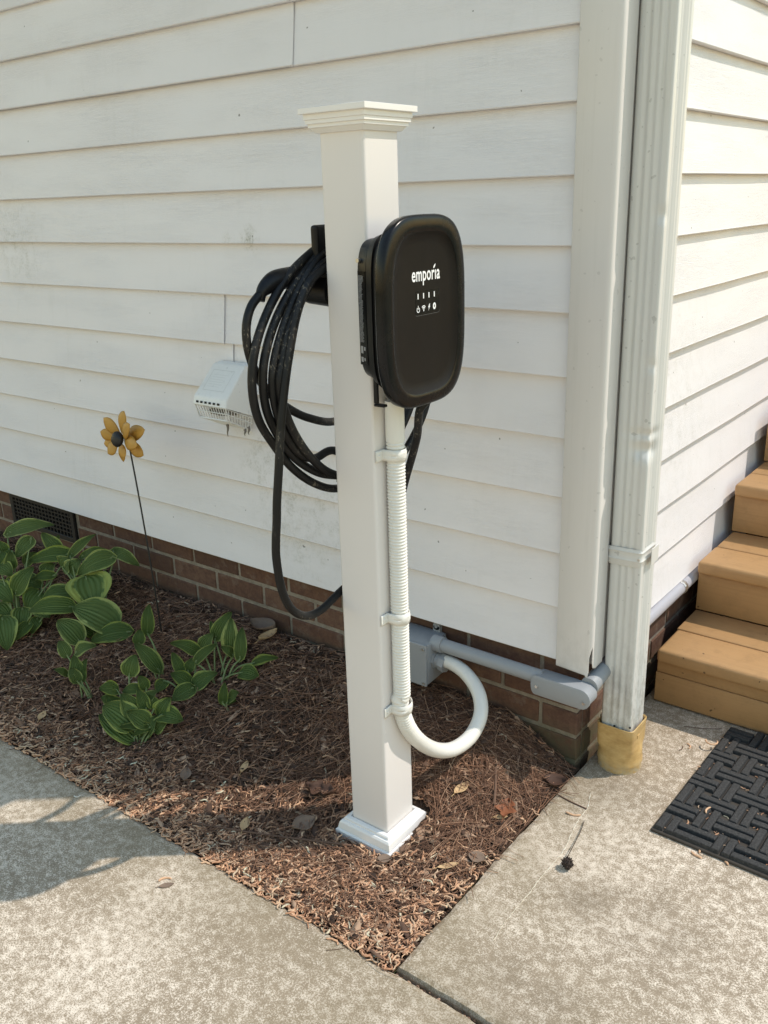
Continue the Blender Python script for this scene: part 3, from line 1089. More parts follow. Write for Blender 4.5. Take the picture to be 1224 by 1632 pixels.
auto_smooth(obj('adapter_sleeve', v, f, M_PVC, fc), 40)


def strap(zc, yc, name='strap', tilt=0.0, xo=0.0):
    w = 0.0105
    r0 = 0.0182
    ring = [(-0.2072, yc - 0.036), (-0.2055, yc - 0.036), (-0.2050, yc - 0.0185)]
    for i in range(9):
        a = R_(-80 + 160 * i / 8)
        ring.append((-0.1905 + r0 * math.cos(a) + xo, yc + r0 * math.sin(a)))
    ring += [(-0.2050, yc + 0.0185), (-0.2055, yc + 0.036), (-0.2072, yc + 0.036)]
    V, F = [], []
    for j, (dz, g) in enumerate(((-w, 0), (-w * .55, 0.0), (-w * .45, 0.0011), (-w * .05, 0.0011), (0.0, 0.0002), (w * .05, 0.0011), (w * .45, 0.0011), (w * .55, 0.0), (w, 0))):
        for x, y in ring:
            V.append((x + (g if x > -0.204 else 0) - org[0], y - org[1], zc + dz + tilt * (y - yc) - org[2]))
    n_ = len(ring)
    for j in range(8):
        for i in range(n_ - 1):
            F.append((j * n_ + i, j * n_ + i + 1, (j + 1) * n_ + i + 1, (j + 1) * n_ + i))
    o = obj(name, V, F, M_PVC, fc)
    md = o.modifiers.new('solid', 'SOLIDIFY')
    md.thickness = 0.0012
    md.offset = 1
    auto_smooth(o, 45)
    for s in (-1, 1):
        v, f = cyl((-0.2058 - org[0], yc + s * 0.029 - org[1], zc + tilt * s * .029 - org[2]), (-0.2028 - org[0], yc + s * 0.029 - org[1], zc + tilt * s * .029 - org[2]), 0.0032, 10, 0.0024)
        obj('strap_screw', v, f, M_PVC, o)


strap(0.829, cy_)
strap(0.512, cy_)
strap(0.318, cy_ + 0.0015, tilt=0.15)

# ------------------------------------------------------------------ grey junction box on the brickwork
jb = thing('junction_box', 'grey plastic junction box on the brick behind the post', 'junction box', loc=(-0.435, -0.025, 0.137))
org2 = (-0.435, -0.025, 0.137)


def jbx(name, x0, x1, y0, y1, z0, z1, mt, bev, par=jb):
    return box(name, x0 - org2[0], x1 - org2[0], y0 - org2[1], y1 - org2[1], z0 - org2[2], z1 - org2[2], mt, par, bev, 3)


bm = box_bm(-0.055, 0.055, -0.040, 0.046, 0.0, 0.103, 0.004, 3)
for v_ in bm.verts:
    t_ = (v_.co.y + 0.04) / 0.086
    v_.co.x *= 1 + 0.06 * (1 - t_)
    v_.co.z = 0.0515 + (v_.co.z - 0.0515) * (1 + 0.05 * (1 - t_))
auto_smooth(from_bm('body', bm, M_GREY, jb), 40)
jbx('cover', -0.4935, -0.3765, -0.0735, -0.066, 0.133, 0.2445, M_GREY, 0.003)
for sx in (-1, 1):
    for sz in (0, 1):
        c = (sx * 0.051, -0.0490, 0.006 + sz * 0.091)
        v, f = cyl(c, (c[0], c[1] - 0.0022, c[2]), 0.0036, 12, 0.0030)
        obj('cover_screw', v, f, M_STEEL, jb)
v, f = cyl((0.030, 0.038, 0.117), (0.030, 0.049, 0.117), 0.010, 20)
v2, f2 = merge((v, f), (lambda b: ([tuple(x.co) for x in b.verts], [tuple(x.index for x in q.verts) for q in b.faces]))(box_bm(0.020, 0.040, 0.038, 0.049, 0.095, 0.117)))
obj('mounting_tab', v2, f2, M_GREY, jb)
v, f = cyl((0.030, 0.037, 0.117), (0.030, 0.0355, 0.117), 0.0045, 12)
obj('tab_screw', v, f, M_STEEL, jb)
# threaded hubs on the box's right side
v, f = cyl((0.052, -0.005, 0.098), (0.080, -0.005, 0.098), 0.0205, 24, 0.0200)
auto_smooth(obj('upper_hub', v, f, M_GREY, jb), 40)
v, f = merge(cyl((0.052, -0.005, 0.055), (0.064, -0.005, 0.055), 0.0240, 8), cyl((0.064, -0.005, 0.055), (0.076, -0.005, 0.054), 0.0205, 24, 0.0205), cyl((0.076, -0.005, 0.054), (0.092, -0.006, 0.052), 0.0235, 8))
auto_smooth(obj('lower_connector', v, f, M_GREY, jb), 40)

# ------------------------------------------------------------------ rigid grey conduit with an elbow body, round the house corner
rc = thing('rigid_conduit', 'grey rigid conduit with elbow fitting turning the brick corner', 'conduit', loc=(-0.2, -0.03, 0.233))
o3 = np.array((-0.2, -0.03, 0.233))
v, f = cyl(np.array((-0.358, -0.030, 0.235)) - o3, np.array((-0.088, -0.030, 0.2335)) - o3, 0.0165, 24)
auto_smooth(obj('pipe', v, f, M_GREY, rc), 40)
# elbow body: a stadium-shaped box with a screwed cover facing out
st = []
L0, L1, zc, hh = -0.094, 0.014, 0.224, 0.0225
for i in range(9):
    a = R_(-90 + 180 * i / 8)
    st.append((L1 + hh * math.cos(a), zc + hh * math.sin(a)))
for i in range(9):
    a = R_(90 + 180 * i / 8)
    st.append((L0 + 0.010 + 0.010 * math.cos(a) if False else L0 + hh * 0.45 * math.cos(a), zc + hh * math.sin(a)))
rings = []
for y, g in ((-0.008, -0.003), (-0.014, 0), (-0.048, 0), (-0.0485, 0.0012), (-0.053, 0.0012), (-0.0545, -0.001)):
    cx_, cz_ = (L0 + L1) / 2, zc
    rings.append([(cx_ + (x - cx_) * (1 + g / 0.06) - o3[0], y - o3[1], cz_ + (z - cz_) * (1 + g / hh) - o3[2]) for x, z in st])
v, f = loft(rings)
lb = auto_smooth(obj('elbow_body', v, f, M_GREY, rc), 40)
for x, z in ((L0 + 0.004, zc - 0.002), (L1 + 0.010, zc - 0.006)):
    v, f = cyl(np.array((x, -0.0540, z)) - o3, np.array((x, -0.0568, z)) - o3, 0.0042, 14, 0.0034)
    obj('elbow_screw', v, f, M_STEEL, lb)
v, f = cyl(np.array((0.016, -0.012, 0.238)) - o3, np.array((0.016, 0.055, 0.246)) - o3, 0.0200, 24, 0.0195)
auto_smooth(obj('elbow_hub', v, f, M_GREY, lb), 40)
P2 = catmull([(0.016, 0.05, 0.246), (0.006, 0.20, 0.250), (0.000, 0.40, 0.252), (0.0, 1.6, 0.256)], 8)
v, f = tube(P2 - o3, 0.0165, 24)
auto_smooth(obj('pipe', v, f, M_GREYL, rc), 40)
# pipe clamp on the right-hand wall
pc = on_x(1083, 957, 0.0)
V, F = [], []
for j, dy in enumerate((-0.010, -0.004, 0.0, 0.004, 0.010)):
    g = 0.0012 if j in (1, 2, 3) else 0
    ring = [(-0.0245, 0.048), (-0.0225, 0.046), (-0.0215, 0.022)]
    for i in range(9):
        a = R_(110 - 220 * i / 8)
        ring.append(((0.0178 + g) * math.cos(a), (0.0178 + g) * math.sin(a)))
    for x, z in ring:
        V.append((x - o3[0], pc[1] + dy - o3[1], 0.2525 + z - o3[2]))
n_ = 12
for j in range(4):
    for i in range(n_ - 1):
        F.append((j * n_ + i, j * n_ + i + 1, (j + 1) * n_ + i + 1, (j + 1) * n_ + i))
o = obj('pipe_clamp', V, F, M_STEEL, rc)
md = o.modifiers.new('solid', 'SOLIDIFY')
md.thickness = 0.0015

# ------------------------------------------------------------------ downspout and its adapter
ds = thing('downspout', 'dented white metal downspout running down the house corner', 'downspout', loc=(0.0565, 0.091, 0.10))
od = np.array((0.0565, 0.091, 0.10))
X0, X1, Y0, Y1 = 0.0190, 0.0895, 0.054, 0.130


def flute(a0, a1, k, depth, n=26):
    out = []
    for i in range(n + 1):
        t = i / n
        s = 0.0
        if 0.14 < t < 0.86:
            s = depth * (0.5 - 0.5 * math.cos((t - 0.14) / 0.72 * 2 * math.pi * k))
        out.append((a0 + (a1 - a0) * t, s))
    return out


outl = []
rc_ = 0.0042
for t, s in flute(X0 + rc_, X1 - rc_, 3, 0.0028):
    outl.append((t, Y0 + s))
for i in range(1, 5):
    a = R_(-90 + 90 * i / 5)
    outl.append((X1 - rc_ + rc_ * math.cos(a), Y0 + rc_ + rc_ * math.sin(a)))
for t, s in flute(Y0 + rc_, Y1 - rc_, 5, 0.0032):
    outl.append((X1 - s, t))
for i in range(1, 5):
    a = R_(90 * i / 5)
    outl.append((X1 - rc_ + rc_ * math.cos(a), Y1 - rc_ + rc_ * math.sin(a)))
for t, s in flute(X1 - rc_, X0 + rc_, 3, 0.0):
    outl.append((t, Y1))
for i in range(1, 5):
    a = R_(90 + 90 * i / 5)
    outl.append((X0 + rc_ + rc_ * math.cos(a), Y1 - rc_ + rc_ * math.sin(a)))
for t, s in flute(Y1 - rc_, Y0 + rc_, 5, 0.0):
    outl.append((X0, t))
zs = np.r_[np.linspace(0.092, 0.55, 50), np.linspace(0.555, 0.90, 120), np.linspace(0.905, 1.30, 100), np.linspace(1.31, TOPZ, 30)]
rings = []
dents = [(on_x(1032, 722, 0.088)[2], 0.016, 0.030, 0.010), (on_x(1036, 695, 0.088)[2], 0.010, 0.040, 0.005), (on_x(1050, 343, 0.08)[2], 0.014, 0.014, 0.0035), (on_x(1030, 590, 0.088)[2], 0.012, 0.014, 0.003)]
for z in zs:
    sh = -0.0040 * (z - 0.1) / 1.45
    rg = []
    for x, y in outl:
        x2, y2 = x, y
        for zc_, sz, sr, dep in dents:
            dd = math.hypot(x - (X1 - 0.003), y - Y0)
            wgt = 1.5 * dep * math.exp(-((z - zc_) / sz) ** 2) * math.exp(-(dd / sr) ** 2)
            y2 += wgt * 1.0
            x2 -= wgt * 0.45
        rg.append((x2 + sh - od[0], y2 - od[1], z - od[2]))
    rings.append(rg)
v, f = loft(rings)
pipe = auto_smooth(obj('pipe', v, f, M_SPOUT, ds), 60)
# strap band with rolled ribs
zb = 0.528
rings = []
for dz, g in ((-0.020, 0.0016), (-0.018, 0.0026), (-0.009, 0.0026), (-0.006, 0.0042), (-0.003, 0.0026), (0.010, 0.0026), (0.013, 0.0042), (0.016, 0.0026), (0.020, 0.0016)):
    cx_, cy2 = (X0 + X1) / 2, (Y0 + Y1) / 2
    hw, hd = (X1 - X0) / 2 + g, (Y1 - Y0) / 2 + g
    rings.append([(cx_ + a - 0.0036 - od[0], cy2 + b - od[1], zb + dz - od[2] + 0.03 * (a / 0.04) * 0.05) for a, b in rrect(hw, hd, 0.008, 6)])
v, f = loft(rings, False, False)
auto_smooth(obj('strap', v, f, M_SPOUT, ds), 50)
o = box('strap_tail', -0.0045, -0.0032, 0.075, 0.112, 0.0, 0.036, M_SPOUT, None)
o.parent = ds
o.location = (0.046 - 0.0, -0.09 + 0.005, 0.41)
for (u, vv) in ((979, 1157), (1004, 1160)):
    p = on_y(u, vv, Y0)
    v, f = cyl(np.array((p[0], Y0 + 0.001, p[2])) - od, np.array((p[0], Y0 - 0.0012, p[2])) - od, 0.0022, 10)
    obj('rivet', v, f, M_RUST, ds)
p = on_y(1024, 882, Y0)
v, f = cyl(np.array((0.0832, Y0 - 0.001, 0.528)) - od, np.array((0.0832, Y0 - 0.005, 0.528)) - od, 0.003, 10)
obj('rivet', v, f, M_STEEL, ds)

ad = thing('downspout_adapter', 'stained yellow plastic drain adapter at the foot of the downspout', 'drain adapter', loc=(0.0545, 0.091, 0.0))
rings = []
def resamp(P_, n_):
    P_ = np.array(P_ + [P_[0]])
    d_ = np.r_[0, np.cumsum(np.linalg.norm(np.diff(P_, axis=0), axis=1))]
    s_ = np.linspace(0, d_[-1], n_, endpoint=False)
    return [(float(np.interp(q, d_, P_[:, 0])), float(np.interp(q, d_, P_[:, 1]))) for q in s_]


sqr = resamp(rrect(0.0425, 0.0445, 0.012, 8), 72)
crc = []
for (a, b) in sqr:
    an = math.atan2(b, a)
    crc.append((0.0490 * math.cos(an), 0.0490 * math.sin(an)))


def blend(t, g=0.0):
    return [((a * (1 - t) + c * t) * (1 + g), (b * (1 - t) + d * t) * (1 + g)) for (a, b), (c, d) in zip(sqr, crc)]


for z, t, g in ((-0.002, 1, 0.0), (0.016, 1, 0.0), (0.0165, 1, 0.035), (0.026, 1, 0.035), (0.030, 1, 0.01), (0.046, 1, 0.0), (0.052, 0.8, 0.0), (0.060, 0.25, 0.0), (0.066, 0.0, 0.0), (0.110, 0, 0.012), (0.1125, 0, 0.03), (0.117, 0, 0.03), (0.118, 0, 0.005), (0.116, 0, -0.05), (0.07, 0, -0.07)):
    rings.append([(a, b, z) for a, b in blend(t, g)])
v, f = loft(rings, True, False)
auto_smooth(obj('sleeve', v, f, M_YELLOW, ad), 38)
box('moulded_tick', 0.0425, 0.0440, -0.012, 0.000, 0.085, 0.094, M_YELLOW, ad, 0.0005, 1)

# ------------------------------------------------------------------ porch steps
stp = thing('porch_steps', 'tan painted wooden steps rising along the white side wall', 'steps', loc=(0.6, 0.4, 0))
os_ = (0.6, 0.4, 0)
SXL, SXR = 0.020, 1.25


def sb(name, x0, x1, y0, y1, z0, z1, bev=0.004, seg=3, par=stp):
    o = box(name, x0 - os_[0], x1 - os_[0], y0 - os_[1], y1 - os_[1], z0 - os_[2], z1 - os_[2], M_WOOD, par, bev, seg)
    return auto_smooth(o, 50)


for i in range(5):
    y = 0.372 + 0.262 * i
    z = 0.162 + 0.148 * i
    sb('tread_board', SXL + random.uniform(-.002, .002), SXR, y, y + 0.140, z - 0.036, z, 0.009, 4)
    sb('tread_board', SXL + random.uniform(-.002, .004), SXR, y + 0.1435, y + 0.262 + 0.022, z - 0.036, z - 0.0012, 0.003, 2)
    if i == 0:
        sb('riser_board', SXL - 0.004, SXR, y + 0.020, y + 0.045, 0.006, 0.088, 0.002, 2)
        sb('riser_board', SXL - 0.002, SXR, y + 0.021, y + 0.045, 0.0895, z - 0.0365, 0.002, 2)
    else:
        sb('riser_board', SXL - 0.002, SXR, y + 0.022, y + 0.045, z - 0.1485 + 0.0005, z - 0.0365, 0.002, 2)
y = 0.372 + 0.262 * 5
for x in (0.10, 1.16):
    V = []
    prof = [(0.42, 0.004)]
    for i in range(5):
        prof += [(0.42 + 0.262 * i, 0.124 + 0.148 * i), (0.42 + 0.262 * (i + 1), 0.124 + 0.148 * i)]
    prof += [(0.42 + 0.262 * 5, 0.004)]
    V = [(x - os_[0], a - os_[1], b) for a, b in prof] + [(x + 0.04 - os_[0], a - os_[1], b) for a, b in prof]
    n_ = len(prof)
    F = [tuple(range(n_)), tuple(range(n_, 2 * n_))[::-1]] + [(i, i + n_, (i + 1) % n_ + n_, (i + 1) % n_) for i in range(n_)]
    obj('stringer', V, F, M_WOOD, stp)
# landing at the top
for i in range(8):
    sb('deck_board', SXL, SXR, y + 0.03 + i * 0.143, y + 0.03 + i * 0.143 + 0.139, 0.868, 0.902, 0.003, 2)
sb('skirt_board', SXL + 0.01, SXR - 0.01, y + 0.05, y + 0.075, 0.008, 0.866, 0.002, 1)
sb('skirt_board', SXR - 0.04, SXR - 0.015, y + 0.077, y + 1.15, 0.008, 0.866, 0.002, 1)

# ------------------------------------------------------------------ rubber basket-weave doormat
mt = thing('doormat', 'black rubber doormat with raised basket-weave bars before the steps', 'doormat', loc=(0.206, -0.098, 0.0))
mt.rotation_euler = (0, 0, R_(-1.4))
bm = box_bm(0.0, 0.72, 0.0, 0.458, 0.0, 0.0065, 0.0012, 1)
from_bm('mat_base', bm, M_MATBASE, mt)


def bar_mesh(L, wid, H=0.0085):
    bm = bmesh.new()
    t = 0.0022
    vs = [(-L / 2, -wid / 2, 0), (L / 2, -wid / 2, 0), (L / 2, wid / 2, 0), (-L / 2, wid / 2, 0)]
    ring1 = [bm.verts.new(p) for p in vs]
    ring2 = [bm.verts.new((p[0] - math.copysign(t, p[0]), p[1] - math.copysign(t * .8, p[1]), H - 0.0012)) for p in vs]
    ring3 = [bm.verts.new((p[0] - math.copysign(t * 1.7, p[0]), p[1] - math.copysign(t * 1.3, p[1]), H)) for p in vs]
    for a, b in ((ring1, ring2), (ring2, ring3)):
        for i in range(4):
            bm.faces.new((a[i], a[(i + 1) % 4], b[(i + 1) % 4], b[i]))
    bm.faces.new(ring3)
    me = bpy.data.meshes.new('bar')
    bm.to_mesh(me)
    bm.free()
    me.materials.append(M_RUB)
    return me


BAR_H = bar_mesh(0.080, 0.0185)
BAR_V = bar_mesh(0.0185, 0.076)
BAR_HS = bar_mesh(0.060, 0.0185)
BAR_VS = bar_mesh(0.0185, 0.056)
for i in range(12):
    for j in range(8):
        cx_, cy2 = 0.024 + 0.0578 * i, 0.032 + 0.0588 * j
        if cx_ > 0.70 or cy2 > 0.45:
            continue
        vert = (i + j) % 2 == 0
        for s in (-1, 1):
            if vert:
                me, dx, dy = BAR_V, s * 0.0108, 0
                if j == 0:
                    me, dy = BAR_VS, 0.002
            else:
                me, dx, dy = BAR_H, 0, s * 0.0108
                if i == 0:
                    me, dx = BAR_HS, 0.008
                if j == 0 and s < 0:
                    dy = -0.016
            o = link('bar', me, None, mt, (cx_ + dx, cy2 + dy, 0.0063))

# ------------------------------------------------------------------ dryer vent hood on the side wall
dv = thing('dryer_vent', 'white plastic dryer vent hood with lint-choked grid on the siding', 'vent hood', loc=(-1.04, 0.0, 0.78))
ov = np.array((-1.04, 0.0, 0.78))


def vq(name, V, F, mt_, bev=0.0):
    bm = bmesh.new()
    vs = [bm.verts.new(Vector(p) - Vector(ov)) for p in V]
    for q in F:
        bm.faces.new([vs[i] for i in q])
    if bev:
        bmesh.ops.bevel(bm, geom=[e for e in bm.edges if len(e.link_faces) == 2], offset=bev, segments=3, affect='EDGES', profile=0.5)
    return auto_smooth(from_bm(name, bm, mt_, dv), 40)


xa, xb = -1.100, -0.972
HV = [(xa + .006, 0.004, 0.858), (xb - .006, 0.004, 0.858), (xa + .004, -0.020, 0.856), (xb - .004, -0.020, 0.856),
      (xa, -0.096, 0.781), (xb, -0.096, 0.781), (xa, -0.103, 0.760), (xb, -0.103, 0.760), (xa + .002, 0.004, 0.716), (xb - .002, 0.004, 0.716)]
hood = vq('hood', HV, [(0, 1, 3, 2), (2, 3, 5, 4), (4, 5, 7, 6), (0, 2, 4, 6, 8), (1, 9, 7, 5, 3)], M_WHITEABS, 0.006)
# embossed panel on the slope
def slope(x, t):
    a = np.array((x, -0.020, 0.856)) * (1 - t) + np.array((x, -0.096, 0.781)) * t
    return a + np.array((0, -0.0006, 0.0007))


def slab_strip(x0_, x1_, t0, t1, name='emboss_line'):
    V = [slope(x0_, t0) - ov, slope(x1_, t0) - ov, slope(x1_, t1) - ov, slope(x0_, t1) - ov]
    obj(name, V, [(0, 1, 2, 3)], M_EMB, hood)


M_EMB = plain('hood_emboss', (0.66, 0.66, 0.64), 0.4, 0, 0, 0.03)
for t0 in (0.20, 0.80):
    slab_strip(xa + .022, xb - .026, t0, t0 + 0.014)
for x_ in (xa + .022, xb - .028):
    slab_strip(x_, x_ + 0.0012, 0.215, 0.80)
for i in range(6):
    slab_strip(xa + .032, xb - .040 - 0.006 * (i % 3), 0.34 + i * 0.07, 0.347 + i * 0.07)
# slots along the front lip
M_DARK = plain('dark_gap', (0.02, 0.018, 0.016), 0.9, 0, 0, 0.1)
for i in range(6):
    x_ = xa + 0.016 + i * 0.0160
    v, f = [(x_, -0.1021, 0.7645), (x_ + 0.009, -0.1021, 0.7645), (x_ + 0.009, -0.1008, 0.7700), (x_, -0.1008, 0.7700)], [(0, 1, 2, 3)]
    obj('lip_slot', [np.array(p) + (0, -0.0012, 0) - ov for p in v], f, M_DARK, hood)
# cage below the hood
G = []
zt, zm, zl = 0.760, 0.741, 0.722
x_list = np.linspace(xa + 0.006, xb - 0.006, 13)
y_list = np.linspace(-0.098, -0.010, 10)
ztop = lambda y: 0.758 - 0.044 * (y + 0.10) / 0.104
for x_ in x_list:
    G.append(cyl((x_, -0.0985, zt), (x_ * 0.97 - 1.036 * 0.03, -0.086, zl), 0.0013, 5))
for y_ in y_list:
    G.append(cyl((xb - 0.006, y_, ztop(y_)), (xb - 0.013, y_ * 0.93, ztop(y_) - 0.035), 0.0013, 5))
    G.append(cyl((xa + 0.006, y_, ztop(y_)), (xa + 0.010, y_ * 0.93, ztop(y_) - 0.035), 0.0013, 5))
    G.append(cyl((xa + 0.010, y_ * 0.9, ztop(y_) - 0.036), (xb - 0.013, y_ * 0.9, ztop(y_) - 0.036), 0.0013, 5))
for zz_, ins in ((zt - 0.003, 0.0), (zm, 0.003), (zl, 0.006)):
    G.append(cyl((xa + 0.006 + ins, -0.0985 + ins * 2, zz_), (xb - 0.006 - ins, -0.0985 + ins * 2, zz_), 0.0014, 5))
    d = zz_ - zt
    G.append(cyl((xb - 0.006 - ins, -0.0985 + ins * 2, zz_), (xb - 0.006 - ins, -0.006, ztop(-0.006) + d), 0.0014, 5))
v, f = merge(*G)
obj('grid_cage', np.array(v) - ov, f, M_WHITEABS, dv)
# lint inside and hanging wisps
bm = bmesh.new()
bmesh.ops.create_icosphere(bm, subdivisions=3, radius=1)
for q in bm.verts:
    q.co = Vector((q.co.x * 0.050, q.co.y * 0.036 + 0.006, q.co.z * 0.014 + 0.0)) * (1 + 0.16 * math.sin(q.co.x * 9 + q.co.z * 5) * math.sin(q.co.y * 11))
    q.co += Vector((-1.036, -0.052, 0.738)) - Vector(ov)
from_bm('lint_wad', bm, M_LINT, dv, True)
for (u, vv, L) in ((362, 676, 0.034), (396, 680, 0.022), (390, 684, 0.018)):
    p = on_y(u, vv, -0.045)
    w = [p + np.array((0.002 * math.sin(i), 0, -L * i / 6)) for i in range(7)]
    v, f = tube(np.array(w) - ov, np.linspace(0.0045, 0.0008, 7), 6)
    obj('lint_wisp', v, f, M_LINT, dv, True)

# ------------------------------------------------------------------ metal flower on a garden stake
base = on_mulch(259, 1013)
fl = thing('garden_stake_flower', 'ochre metal flower with black centre on a thin garden stake', 'garden ornament', loc=tuple(map(float, base)))
dirb = base - CAM
plane_y = base[1] + 0.010
fcen = on_y(194, 697, plane_y)
stem_top = on_y(207, 716, plane_y + 0.012)
v, f = tube(catmull([np.array((0, 0, -0.05)), (stem_top - base) * 0.5 + np.array((0.004, 0, 0)), stem_top - base, fcen - base + np.array((0, 0.014, 0))], 6), 0.0024, 8)
obj('stake', v, f, M_RUST, fl, True)
nrm = np.array((-0.05, -0.93, 0.22))
nrm /= np.linalg.norm(nrm)
dc = on_y(187, 700, plane_y - 0.022)


def petal(tip_px, base_px, wpx, dt, db, cup=0.25):
    a = on_y(*base_px, plane_y + db)
    b = on_y(*tip_px, plane_y + dt)
    L = np.linalg.norm(b - a)
    ax = (b - a) / L
    w = wpx * 1.55 / 560.0 / 2
    sd = np.cross(ax, -nrm)
    sd /= np.linalg.norm(sd)
    nn = np.cross(sd, ax)
    V, F = [], []
    nu, nv = 6, 9
    for i in range(nv + 1):
        t = i / nv
        hw = w * (math.sin(math.pi * min(1, t * 0.94 + 0.06)) ** 0.75) * (0.75 + 0.35 * t) + 0.0004
        for j in range(nu + 1):
            s = -1 + 2 * j / nu
            V.append(a + ax * L * t + sd * hw * s + nn * (cup * hw * (s * s) * 0.9 - 0.10 * L * math.sin(math.pi * t)) - base)
    for i in range(nv):
        for j in range(nu):
            p0 = i * (nu + 1) + j
            F.append((p0, p0 + 1, p0 + nu + 2, p0 + nu + 1))
    o = obj('petal', V, F, M_PETAL, fl, True)
    md = o.modifiers.new('solid', 'SOLIDIFY')
    md.thickness = 0.0008


for args in [((198, 655), (194, 690), 17, 0.004, 0.008), ((165, 666), (190, 691), 15, -0.004, 0.006), ((231, 685), (202, 697), 17, 0.002, 0.008), ((229, 726), (205, 706), 15, 0.006, 0.008),
             ((197, 736), (194, 708), 11, -0.002, 0.006), ((160, 688), (182, 697), 13, -0.012, 0.004), ((166, 707), (184, 703), 12, -0.004, 0.006), ((172, 723), (186, 705), 16, -0.014, 0.000),
             ((199, 730), (191, 708), 14, -0.012, -0.002), ((219, 710), (198, 701), 16, -0.026, -0.006), ((207, 676), (197, 698), 15, -0.028, -0.008)]:
    petal(*args)
bm = bmesh.new()
bmesh.ops.create_uvsphere(bm, u_segments=22, v_segments=14, radius=0.0222)
rot = Vector((0, 0, 1)).rotation_difference(Vector(nrm)).to_matrix()
for q in bm.verts:
    c = Vector((q.co.x, q.co.y, q.co.z * 0.6))
    k = 1 + (0.05 * math.sin(q.co.x * 1500) * math.sin(q.co.y * 1500) if q.co.z > 0 else 0)
    q.co = rot @ (c * k) + Vector(dc - base)
from_bm('flower_centre', bm, M_RUST, fl, True)

# ------------------------------------------------------------------ hostas: every leaf a piece
WH = np.array((FW[0], FW[1], 0.0))
WH /= np.linalg.norm(WH)
RH = np.array((WH[1], -WH[0], 0.0))
SLP = np.array((WH[0] * 0.62, WH[1] * 0.62, 0.785))
PN = np.cross(RH, SLP)


def on_slant(u, v, b, back=0.0):
    d = ray(u, v)
    q = b + WH * back
    return CAM + d * (((q - CAM) @ PN) / (d @ PN))


def hosta(label, base_px, leaves, group='variegated hostas in the mulch bed'):
    b = on_mulch(*base_px)
    root = thing('hosta_plant', label, 'hosta', group, tuple(map(float, b)))
    dist = np.linalg.norm(b - CAM)
    for lf in leaves:
        (bu, bv), (tu, tv), wpx = lf[0], lf[1], lf[2]
        back = (lf[3] if len(lf) > 3 else 0.0)
        gold = len(lf) > 4 and lf[4]
        A = on_slant(bu, bv, b, back + random.uniform(-0.01, 0.01))
        B = on_slant(tu, tv, b, back + random.uniform(-0.02, 0.005) - 0.012)
        for q in (A, B):
            zmin = float(mulch_z(q[0], q[1])) + 0.012
            q[2] = max(q[2], zmin)
        L = np.linalg.norm(B - A)
        ax = (B - A) / L
        view = CAM - (A + B) / 2
        view /= np.linalg.norm(view)
        nn = view * 0.75 + np.array((0, 0, 1.0)) * 0.6
        nn -= ax * (nn @ ax)
        nn /= np.linalg.norm(nn)
        sd = np.cross(nn, ax)
        vis = abs(nn @ view)
        hw = wpx / FPX * dist / 2 / max(0.6, vis)
        V, UVs, F = [], [], []
        nu, nv = 10, 14
        droop = random.uniform(0.10, 0.22) * L
        fold = random.uniform(0.12, 0.34)
        tw = random.uniform(-0.3, 0.3)
        ph = random.uniform(0, 6)
        for i in range(nv + 1):
            t = i / nv
            prof = (math.sin(math.pi * (t ** 0.72)) ** 0.62) if 0 < t < 1 else 0.0
            prof = prof * (1 - 0.25 * t) * 1.06 + 0.012
            for j in range(nu + 1):
                s = -1 + 2 * j / nu
                a_ = tw * (t - 0.5)
                s2, n2 = math.cos(a_), math.sin(a_)
                off = hw * prof * s
                lift = fold * hw * prof * (abs(s) ** 1.3) + 0.10 * hw * math.sin(9 * t + ph) * (abs(s) ** 2.5) * (1 if s > 0 else -1)
                lift += droop * (math.sin(math.pi * t) * 0.9) - 0.0
                # heart-shaped lobes reach behind the stalk
                backset = -0.10 * L * (abs(s) ** 1.2) * max(0, 1 - t * 4)
                P_ = A + ax * (L * t + backset) + (sd * s2 + nn * n2) * off + (nn * s2 - sd * n2) * lift
                V.append(P_ - b)
                UVs.append((j / nu, t))
        for i in range(nv):
            for j in range(nu):
                p0 = i * (nu + 1) + j
                F.append((p0, p0 + 1, p0 + nu + 2, p0 + nu + 1))
        nb_ = len(F)
        # stalk from the crown of the plant to the blade
        g = np.array((random.uniform(-0.025, 0.025), random.uniform(-0.025, 0.025), -0.02))
        a_l = A - b
        midp = a_l * 0.55 + np.array((0, 0, 0.15 * np.linalg.norm(a_l[:2]) + 0.004)) + g * 0.4
        sv, sf = tube(catmull([g, midp, a_l, a_l + ax * L * 0.10 + nn * droop * 0.26], 5), 0.0026, 6)
        bV = len(V)
        V += [tuple(p) for p in sv]
        F += [tuple(q + bV for q in qq) for qq in sf]
        UVs += [(0.5, 0.0)] * len(sv)
        me = mesh('leaf', V, F, True)
        uvl = me.uv_layers.new(name='UVMap')
        li = np.empty(len(me.loops), int)
        me.loops.foreach_get('vertex_index', li)
        uvl.data.foreach_set('uv', np.array(UVs)[li].ravel())
        me.materials.append(M_HOSTAY if gold else M_HOSTA)
        me.materials.append(M_STEMG)
        mi = np.zeros(len(me.polygons), int)
        mi[nb_:] = 1
        me.polygons.foreach_set('material_index', mi)
        link('leaf', me, None, root)
    return root


